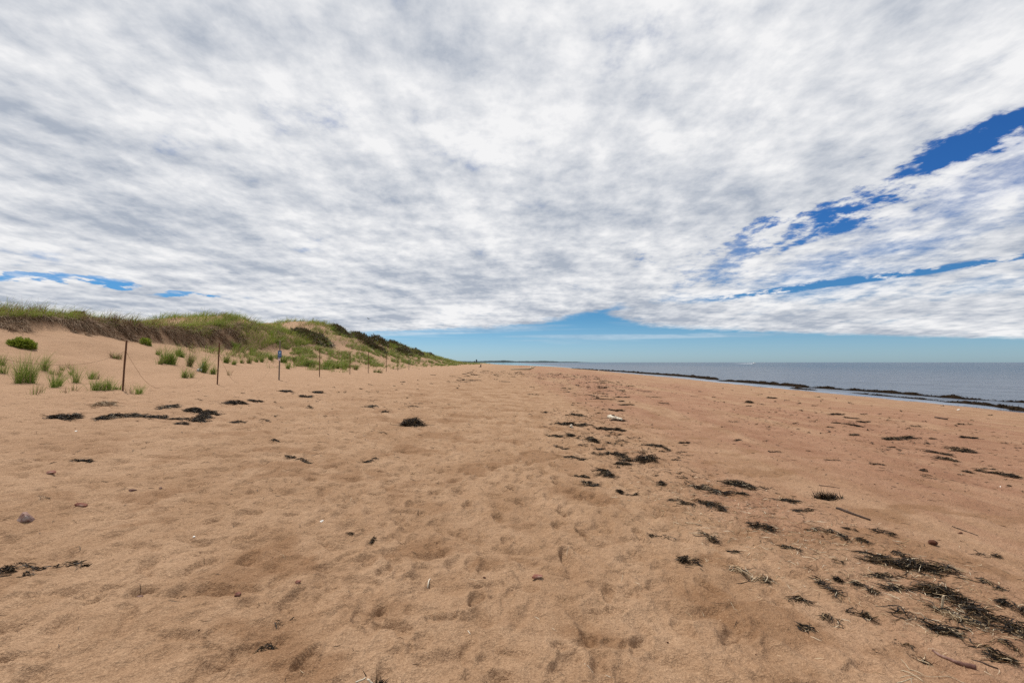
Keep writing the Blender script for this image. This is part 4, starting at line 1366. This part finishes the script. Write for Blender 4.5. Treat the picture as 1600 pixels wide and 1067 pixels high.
for (pp, w_, h_, lab) in [
    ([(893, 576.2), (930, 578.5), (965, 580.6), (1000, 583)], .6, .30, 'farthest thin dark weed bank along the water edge'),
    ([(996, 583), (1040, 586), (1080, 589), (1120, 593.5)], .75, .30, 'dark weed bank ending in the thick brown hump'),
    ([(1122, 595.3), (1160, 596.5), (1200, 600), (1240, 603), (1262, 606)], .6, .24, 'weed bank right of the brown hump, before the pools'),
    ([(1258, 605.5), (1290, 606.5), (1320, 609)], .40, .18, 'short weed bank between the two first pools'),
    ([(1318, 609), (1350, 611), (1400, 614.5), (1450, 619)], .35, .18, 'seaward weed bank along the long pale pool'),
    ([(1446, 619), (1490, 622), (1510, 624), (1545, 625.5)], .30, .17, 'seaward weed hump near the right edge'),
    ([(1562, 627.5), (1585, 628), (1630, 631)], .26, .10, 'low weed strip in the water at the right edge'),
    ([(1120, 594.5), (1240, 604), (1330, 610), (1420, 616.5), (1500, 623), (1570, 627)], .17, .08, 'thin continuous seaward weed line linking the banks at right'),
    ([(1234, 606.5), (1256, 608.5), (1276, 610)], .30, .12, 'low inner weed bank by the first pool'),
    ([(1330, 614), (1380, 618.5), (1430, 623), (1470, 626.5)], .20, .08, 'thin inner weed line along the long pale pool'),
    ([(1468, 627.5), (1510, 630), (1550, 634), (1590, 640.5), (1625, 645)], .36, .16, 'thickest inner weed bank running out at the right edge'),
]:
    bank([sea_at(*p) for p in pp], w_, h_, lab)


# ------------------------------------------------------------------ stones, sticks, driftwood, shells
def rock(px, py, sx, sy, sz, mat, label, seed, name='rock', cat='rock', rot=None, npt=16, group=None, sub=0):
    b = at(px, py)
    rr = random.Random(seed)
    bm = bmesh.new()
    for i in range(npt):
        vv = Vector((rr.gauss(0, 1), rr.gauss(0, 1), rr.gauss(0, 1))).normalized() * rr.uniform(.85, 1.05)
        bm.verts.new((vv.x * sx / 2, vv.y * sy / 2, vv.z * sz / 2))
    r = bmesh.ops.convex_hull(bm, input=bm.verts)
    bmesh.ops.delete(bm, geom=[g for g in r['geom_interior'] if isinstance(g, bmesh.types.BMVert)], context='VERTS')
    bmesh.ops.subdivide_edges(bm, edges=bm.edges, cuts=2, use_grid_fill=True)
    bmesh.ops.smooth_vert(bm, verts=bm.verts, factor=.18, use_axis_x=True, use_axis_y=True, use_axis_z=True)
    for vtx in bm.verts:
        c = vtx.co
        c += c.normalized() * min(sx, sy, sz) * .035 * float(gnoise(c.x * 60 + seed, c.y * 60 + c.z * 47, seed))
    o = bm_obj(name, bm, M[mat], None, b + Vector((0, 0, sz * .26)), label=label, cat=cat, group=group)
    o.rotation_euler = rot or (rr.uniform(-.15, .15), rr.uniform(-.15, .15), rr.uniform(0, 3))
    return o


rock(40, 810, .155, .12, .105, 'slate', 'largest grey-red wedge stone near the left edge', 4, rot=(.1, .3, .4))
rock(126, 789, .125, .07, .055, 'rock', 'brick red pointed stone right of the largest wedge stone', 8, rot=(0, .15, .2))
rock(80, 739, .12, .08, .045, 'rock', 'reddish stone farthest up on the left sand', 15, rot=(0, 0, .1))
rock(206, 767, .12, .07, .03, 'redbark', 'flat brown chip lying on the left sand', 21, 'wood_chip', 'wood chip', rot=(0, .05, -.05))
rock(251, 760, .06, .035, .02, 'redbark', 'small flat brown chip right of the larger flat chip', 22, 'wood_chip', 'wood chip', rot=(0, .05, -.05))
rock(371, 927, .060, .045, .034, 'rock', 'dark red split stone at lower left', 31, rot=(0, .1, .5))
rock(219, 931, .052, .03, .018, 'redbark', 'small brown wood chip at lower left', 33, 'wood_chip', 'wood chip', rot=(0, .05, -.1))
rock(466, 912, .048, .036, .028, 'rock', 'small rounded red stone left of the lower centre', 35)
rock(839, 900, .10, .085, .030, 'rock', 'flat oval red stone near the lower centre', 37, rot=(.05, -.06, .2))
rock(757, 897, .030, .024, .016, 'clod', 'small dark pebble left of the flat oval red stone', 39)
rock(1458, 853, .085, .075, .062, 'clod', 'dark red-brown round clod above the broad black heap', 41, 'clod', 'clod', npt=70)
rock(1500, 831, .07, .04, .02, 'clod', 'small dark flat lump above and right of the round clod', 43, 'clod', 'clod')
rock(1043, 993, .020, .013, .010, 'clod', 'tiny black pebble at the lower centre right', 45)
rock(1181, 1019, .017, .010, .008, 'clod', 'tiniest dark pebble near the bottom centre right', 47)
rock(323, 995, .022, .013, .010, 'clod', 'small dark pebble at the bottom left', 49)
rock(311, 984, .012, .010, .008, 'clod', 'tiny dark pebble just above the bottom left one', 50)
rock(1285, 838, .03, .025, .016, 'clod', 'small dark pebble under the tufted weed below the stick', 51)
rock(503, 813, .055, .030, .018, 'shell', 'white shell fragment on the sand left of centre', 61, 'shell', 'shell')
rock(303, 835, .030, .022, .016, 'shell', 'small white shell in a hollow on the left sand', 62, 'shell', 'shell')
rock(1564, 761, .05, .03, .02, 'shell', 'white shell chip on the right-hand sand', 63, 'shell', 'shell')
rock(1498, 641, .22, .14, .09, 'shell', 'white speck of shell on sand below the pools', 64, 'shell', 'shell')
rock(936, 579.5, .7, .4, .35, 'shell', 'white lump beside the far weed bank', 65, 'shell', 'shell')
rock(119, 672, .05, .04, .02, 'shell', 'white shell chip below the black oval weed patch', 66, 'shell', 'shell')


def stick(path, r0, r1, mat, label, name='stick', cat='stick', lift=.0, noise=.15, seg=7, group=None, zoff=None):
    if cat == 'straw':
        r0, r1 = r0 * .62, r1 * .62
    Pw = [at(*p) for p in path]
    o = Pw[0].copy()
    pts = []
    for i in range(len(Pw) - 1):
        for k in range(4):
            t = k / 4
            p = Pw[i].lerp(Pw[i + 1], t)
            pts.append(p)
    pts.append(Pw[-1])
    n = len(pts)
    rad_ = [r0 + (r1 - r0) * i / (n - 1) for i in range(n)]
    q = []
    for i, p in enumerate(pts):
        z = hz(p.x, p.y) + rad_[i] * .6 + (lift * math.sin(math.pi * i / (n - 1)))
        if zoff:
            z += zoff[0] + (zoff[1] - zoff[0]) * i / (n - 1)
        q.append((p.x - o.x + random.uniform(-1, 1) * r0 * .35, p.y - o.y, z - o.z))
    bm = tube(q, rad_, seg, noise, n)
    return bm_obj(name, bm, M[mat], None, o, smooth=True, label=label, cat=cat, group=group)


stick([(1308, 795), (1330, 803), (1359, 812)], .018, .011, 'bark', 'black curved stick below the bushy weed sprig')
stick([(1280, 757), (1312, 762)], .006, .004, 'bark', 'thin dark twig above the bushy weed sprig')
stick([(1488, 821), (1508, 827), (1528, 835)], .006, .004, 'bark', 'thin dark twig slanting above and right of the clod')
stick([(1461, 653.5), (1480, 656.5)], .03, .03, 'bark', 'dark short stick on the sand below the weed banks')
stick([(1457, 1014), (1470, 1022), (1491, 1034), (1508, 1039), (1524, 1042)], .006, .016, 'redbark', 'reddish brown bark strip at the bottom right', 'bark_strip', 'bark')
stick([(1519, 1027), (1540, 1036), (1560, 1043)], .005, .004, 'bark', 'thin dark twig right of the bark strip')
stick([(1408, 1042), (1425, 1052), (1443, 1063)], .0040, .0032, 'pale', 'brightest pale stem of the straw bundle at bottom right', 'straw_stem', 'straw', lift=.01)
stick([(1402, 1060), (1427, 1056)], .0040, .0035, 'pale', 'pale stem crossing under the bright one at bottom right', 'straw_stem', 'straw')
stick([(1406, 1052), (1440, 1050)], .003, .0025, 'pale', 'thin upper stem of the straw bundle at bottom right', 'straw_stem', 'straw')
stick([(1408, 1022), (1421, 1040), (1445, 1052), (1491, 1056), (1510, 1064)], .0028, .002, 'pale', 'long curved pale stem above the straw bundle', 'straw_stem', 'straw', lift=.008)
stick([(1316, 1064), (1359, 1066)], .003, .0025, 'white', 'white stem cut by the bottom edge', 'straw_stem', 'straw')
stick([(1436, 938), (1457, 948)], .004, .003, 'pale', 'pale stem slanting left of the white stake', 'straw_stem', 'straw')
stick([(913, 1039), (935, 1049), (960, 1059)], .0025, .0015, 'white', 'thin white stem at the bottom centre', 'straw_stem', 'straw')
stick([(973, 895), (971, 907)], .003, .002, 'pale', 'short upright-lying pale stem near the centre footprints', 'straw_stem', 'straw')
stick([(1138, 937), (1157, 953)], .0025, .002, 'pale', 'thin pale stem right of the deep footprints', 'straw_stem', 'straw')
stick([(1070, 815), (1098, 820)], .006, .004, 'pale', 'long pale straw above the frayed round clump', 'straw_stem', 'straw', lift=.01)
stick([(1076, 830), (1092, 832)], .004, .003, 'pale', 'short pale straw left of the frayed round clump', 'straw_stem', 'straw')
stick([(1146, 886), (1168, 894), (1185, 903)], .005, .003, 'pale', 'pale straw lying over the fan of straws', 'straw_stem', 'straw', lift=.03)
stick([(668, 909), (673, 897)], .007, .005, 'white', 'short white stem in the hollow left of the oval stone', 'straw_stem', 'straw', lift=.01)
stick([(556, 1067), (566, 1062), (571, 1058)], .004, .003, 'white', 'left white root piece at the bottom edge', 'white_root', 'root')
stick([(574, 1063), (582, 1064), (591, 1062)], .006, .003, 'white', 'right white root piece at the bottom edge', 'white_root', 'root')
stick([(731, 984), (735, 988)], .004, .003, 'white', 'tiny white stem chip at the bottom centre left', 'straw_stem', 'straw')
stick([(1400, 853), (1420, 846)], .004, .003, 'straw', 'small dry straw left of the round clod', 'straw_stem', 'straw')

# white stake stuck upright in the wrack
b = at(1473, 948)
bm = bmesh.new()
bmesh.ops.create_cube(bm, size=1)
bmesh.ops.scale(bm, verts=bm.verts, vec=(.017, .009, .105))
bmesh.ops.bevel(bm, geom=bm.edges[:], offset=.002, segments=1, affect='EDGES')
for vtx in bm.verts:
    if vtx.co.z > .03:
        vtx.co.z += vtx.co.x * .35
o = bm_obj('white_stake', bm, M['pale'], None, b + Vector((0, 0, .042)), label='short pale wooden stake standing upright in the large wrack', cat='stake')
o.rotation_euler = (.12, .03, .2)

# white driftwood chunk with a knobbly back
P0, P1 = at(949, 652), at(972, 656)
n = 12
pts = [P0.lerp(P1, i / (n - 1)) - P0 for i in range(n)]
rs = [.02, .05, .07, .062, .05, .045, .055, .05, .04, .048, .04, .015]
pts = [(p.x, p.y + .05 * math.sin(i), p.z + rs[i] * .7) for i, p in enumerate(pts)]
bm = tube(pts, rs, 9, .22, 77)
bm_obj('driftwood', bm, M['white'], None, P0, smooth=False, label='white bleached driftwood chunk in the wrack line', cat='driftwood')
rock(893, 668, .10, .08, .13, 'white', 'small whitish chunk under the long weed strip, left of driftwood', 91, 'driftwood_chip', 'driftwood')

# long pale log far down the beach, root end turned up
P0, P1 = at(798, 578), at(828, 578.6)
root = link('driftwood_log', None, loc=P0, label='long pale driftwood log with upturned root far down the beach', cat='driftwood')
dd = P1 - P0
bm = tube([(dd.x * t, dd.y * t, .16 + .05 * t) for t in np.linspace(0, 1, 9)], list(np.linspace(.10, .22, 9)), 9, .1, 5)
bm_obj('trunk', bm, M['pale'], root, smooth=True)
for k, (ex, ez, r_) in enumerate([(1.2, .62, .15), (.5, .75, .10), (.9, .15, .10), (.2, .55, .08)]):
    bm = tube([(dd.x, dd.y, .22), (dd.x + ex * .5, dd.y + .2 * (k - 1), .24 + ez * .35), (dd.x + ex, dd.y + .3 * (k - 1), .2 + ez)], [.2, r_, r_ * .5], 7, .2, k)
    bm_obj('root', bm, M['pale'], root, smooth=True)

# dark snag near the end of the dune
P0 = at(751, 573.5)
root = link('driftwood_snag', None, loc=P0, label='dark driftwood snag with one upright stub, far down the beach', cat='driftwood')
s_ = P0.y / F_PX
bm = tube([(0, 0, -.2), (.1 * s_, 0, 2 * s_), (.6 * s_, 0, 5 * s_)], [1.2 * s_, .9 * s_, .35 * s_], 8, .2, 9)
bm_obj('stub', bm, M['bark'], root)
bm = tube([(0, 0, .5 * s_), (-2.5 * s_, .2, .4 * s_), (-4.5 * s_, .4, .1 * s_)], [.7 * s_, .4 * s_, .2 * s_], 7, .2, 10)
bm_obj('branch', bm, M['bark'], root)


# two far walkers
def walker(px, py, label):
    b = at(px, py)
    me = bpy.data.meshes.new('person')
    J = [(0, 0, .95), (0, 0, 1.2), (0, 0, 1.45), (0, 0, 1.56), (0, .02, 1.68), (.2, 0, 1.42), (.26, .05, 1.15), (.25, .12, .9), (-.2, 0, 1.42), (-.26, -.05, 1.15), (-.25, .02, .9),
         (.1, 0, .9), (.12, .12, .5), (.12, .08, .08), (.12, .2, .04), (-.1, 0, .9), (-.12, -.08, .5), (-.12, -.22, .1), (-.12, -.1, .04)]
    E = [(0, 1), (1, 2), (2, 3), (3, 4), (2, 5), (5, 6), (6, 7), (2, 8), (8, 9), (9, 10), (0, 11), (11, 12), (12, 13), (13, 14), (0, 15), (15, 16), (16, 17), (17, 18)]
    R = [.15, .15, .16, .06, .11, .07, .05, .04, .07, .05, .04, .1, .07, .05, .04, .1, .07, .05, .04]
    me.from_pydata(J, E, [])
    me.materials.append(M['cloth'])
    o = link('person', me, None, b, label=label, cat='person', group='two far walkers')
    mod = o.modifiers.new('skin', 'SKIN')
    for i, sv_ in enumerate(me.skin_vertices[0].data):
        sv_.radius = (R[i], R[i])
        sv_.use_root = (i == 0)
    ss_ = o.modifiers.new('sub', 'SUBSURF'); ss_.levels = 1; ss_.render_levels = 1
    return o


walker(741.5, 567.7, 'left one of two tiny dark-clothed walkers far along the beach')
walker(744.5, 568.2, 'right one of two tiny dark-clothed walkers far along the beach')

# motor boat under way, near the horizon
bx, by = sea_at(1178, 568.2)
root = link('motor_boat', None, loc=(bx, by, SEA), label='tiny white motor boat with a wake near the horizon', cat='boat')
bm = bmesh.new()
st_ = [(-3, 1.1, .9), (-1, 1.25, .95), (1.5, 1.0, 1.1), (3.6, .05, 1.35)]
rows = []
for (x_, w_, z_) in st_:
    rows.append([bm.verts.new((x_, -w_, z_)), bm.verts.new((x_, -w_ * .6, -.2)), bm.verts.new((x_, 0, -.4)), bm.verts.new((x_, w_ * .6, -.2)), bm.verts.new((x_, w_, z_))])
for i in range(3):
    for k in range(4):
        bm.faces.new((rows[i][k], rows[i][k + 1], rows[i + 1][k + 1], rows[i + 1][k]))
    bm.faces.new((rows[i][4], rows[i][0], rows[i + 1][0], rows[i + 1][4]))
bm.faces.new(rows[0])
bm_obj('hull', bm, M['hull'], root)
bm = bmesh.new()
bmesh.ops.create_cube(bm, size=1)
for vtx in bm.verts:
    up = vtx.co.z > 0
    vtx.co = Vector((vtx.co.x * (1.6 if up else 2.2) + .2, vtx.co.y * (1.3 if up else 1.6), 1.0 + (1.3 if up else 0)))
bm_obj('cabin', bm, M['hull'], root)
wv, wq = [], []
for i in range(30):
    t = i / 29
    hw = .7 + 2.2 * t
    for j, sgn in enumerate((-1, 0, 1)):
        wv.append((-3 - 32 * t, sgn * hw * (1 + .2 * math.sin(i * 1.7)), .05 + (.45 * (1 - t) if sgn == 0 else .02)))
for i in range(29):
    for j in range(2):
        wq.append((i * 3 + j, i * 3 + j + 1, i * 3 + 4 + j, i * 3 + 3 + j))
link('wake', mesh_np('wake', np.array(wv), np.array(wq), True, [M['foam']]), root)

# small bird in flight over the dune
d_ = ray(575.5, 498) * 75
bm = bmesh.new()
bmesh.ops.create_uvsphere(bm, u_segments=8, v_segments=6, radius=1)
bmesh.ops.scale(bm, verts=bm.verts, vec=(.05, .16, .045))
root = link('bird', None, loc=(d_[0], d_[1], CAM_Z + d_[2]), label='small dark bird flying above the dune ridge', cat='bird')
root.rotation_euler = (0, .3, 1.0)
bm_obj('body', bm, M['bird'], root, smooth=True)
for sg in (-1, 1):
    bm = bmesh.new()
    ww = [(0, .06, 0), (0, -.05, 0), (.14, -.03, .07), (.14, .07, .07), (.32, -.06, .04), (.30, -.01, .045)]
    vt = [bm.verts.new((a_ * sg, b_, c_ + .012)) for (a_, b_, c_) in ww] + [bm.verts.new((a_ * sg, b_, c_)) for (a_, b_, c_) in ww]
    for f in [(0, 1, 2, 3), (3, 2, 4, 5)]:
        bm.faces.new([vt[k] for k in f]); bm.faces.new([vt[k + 6] for k in f][::-1])
    bm_obj('wing', bm, M['bird'], root)
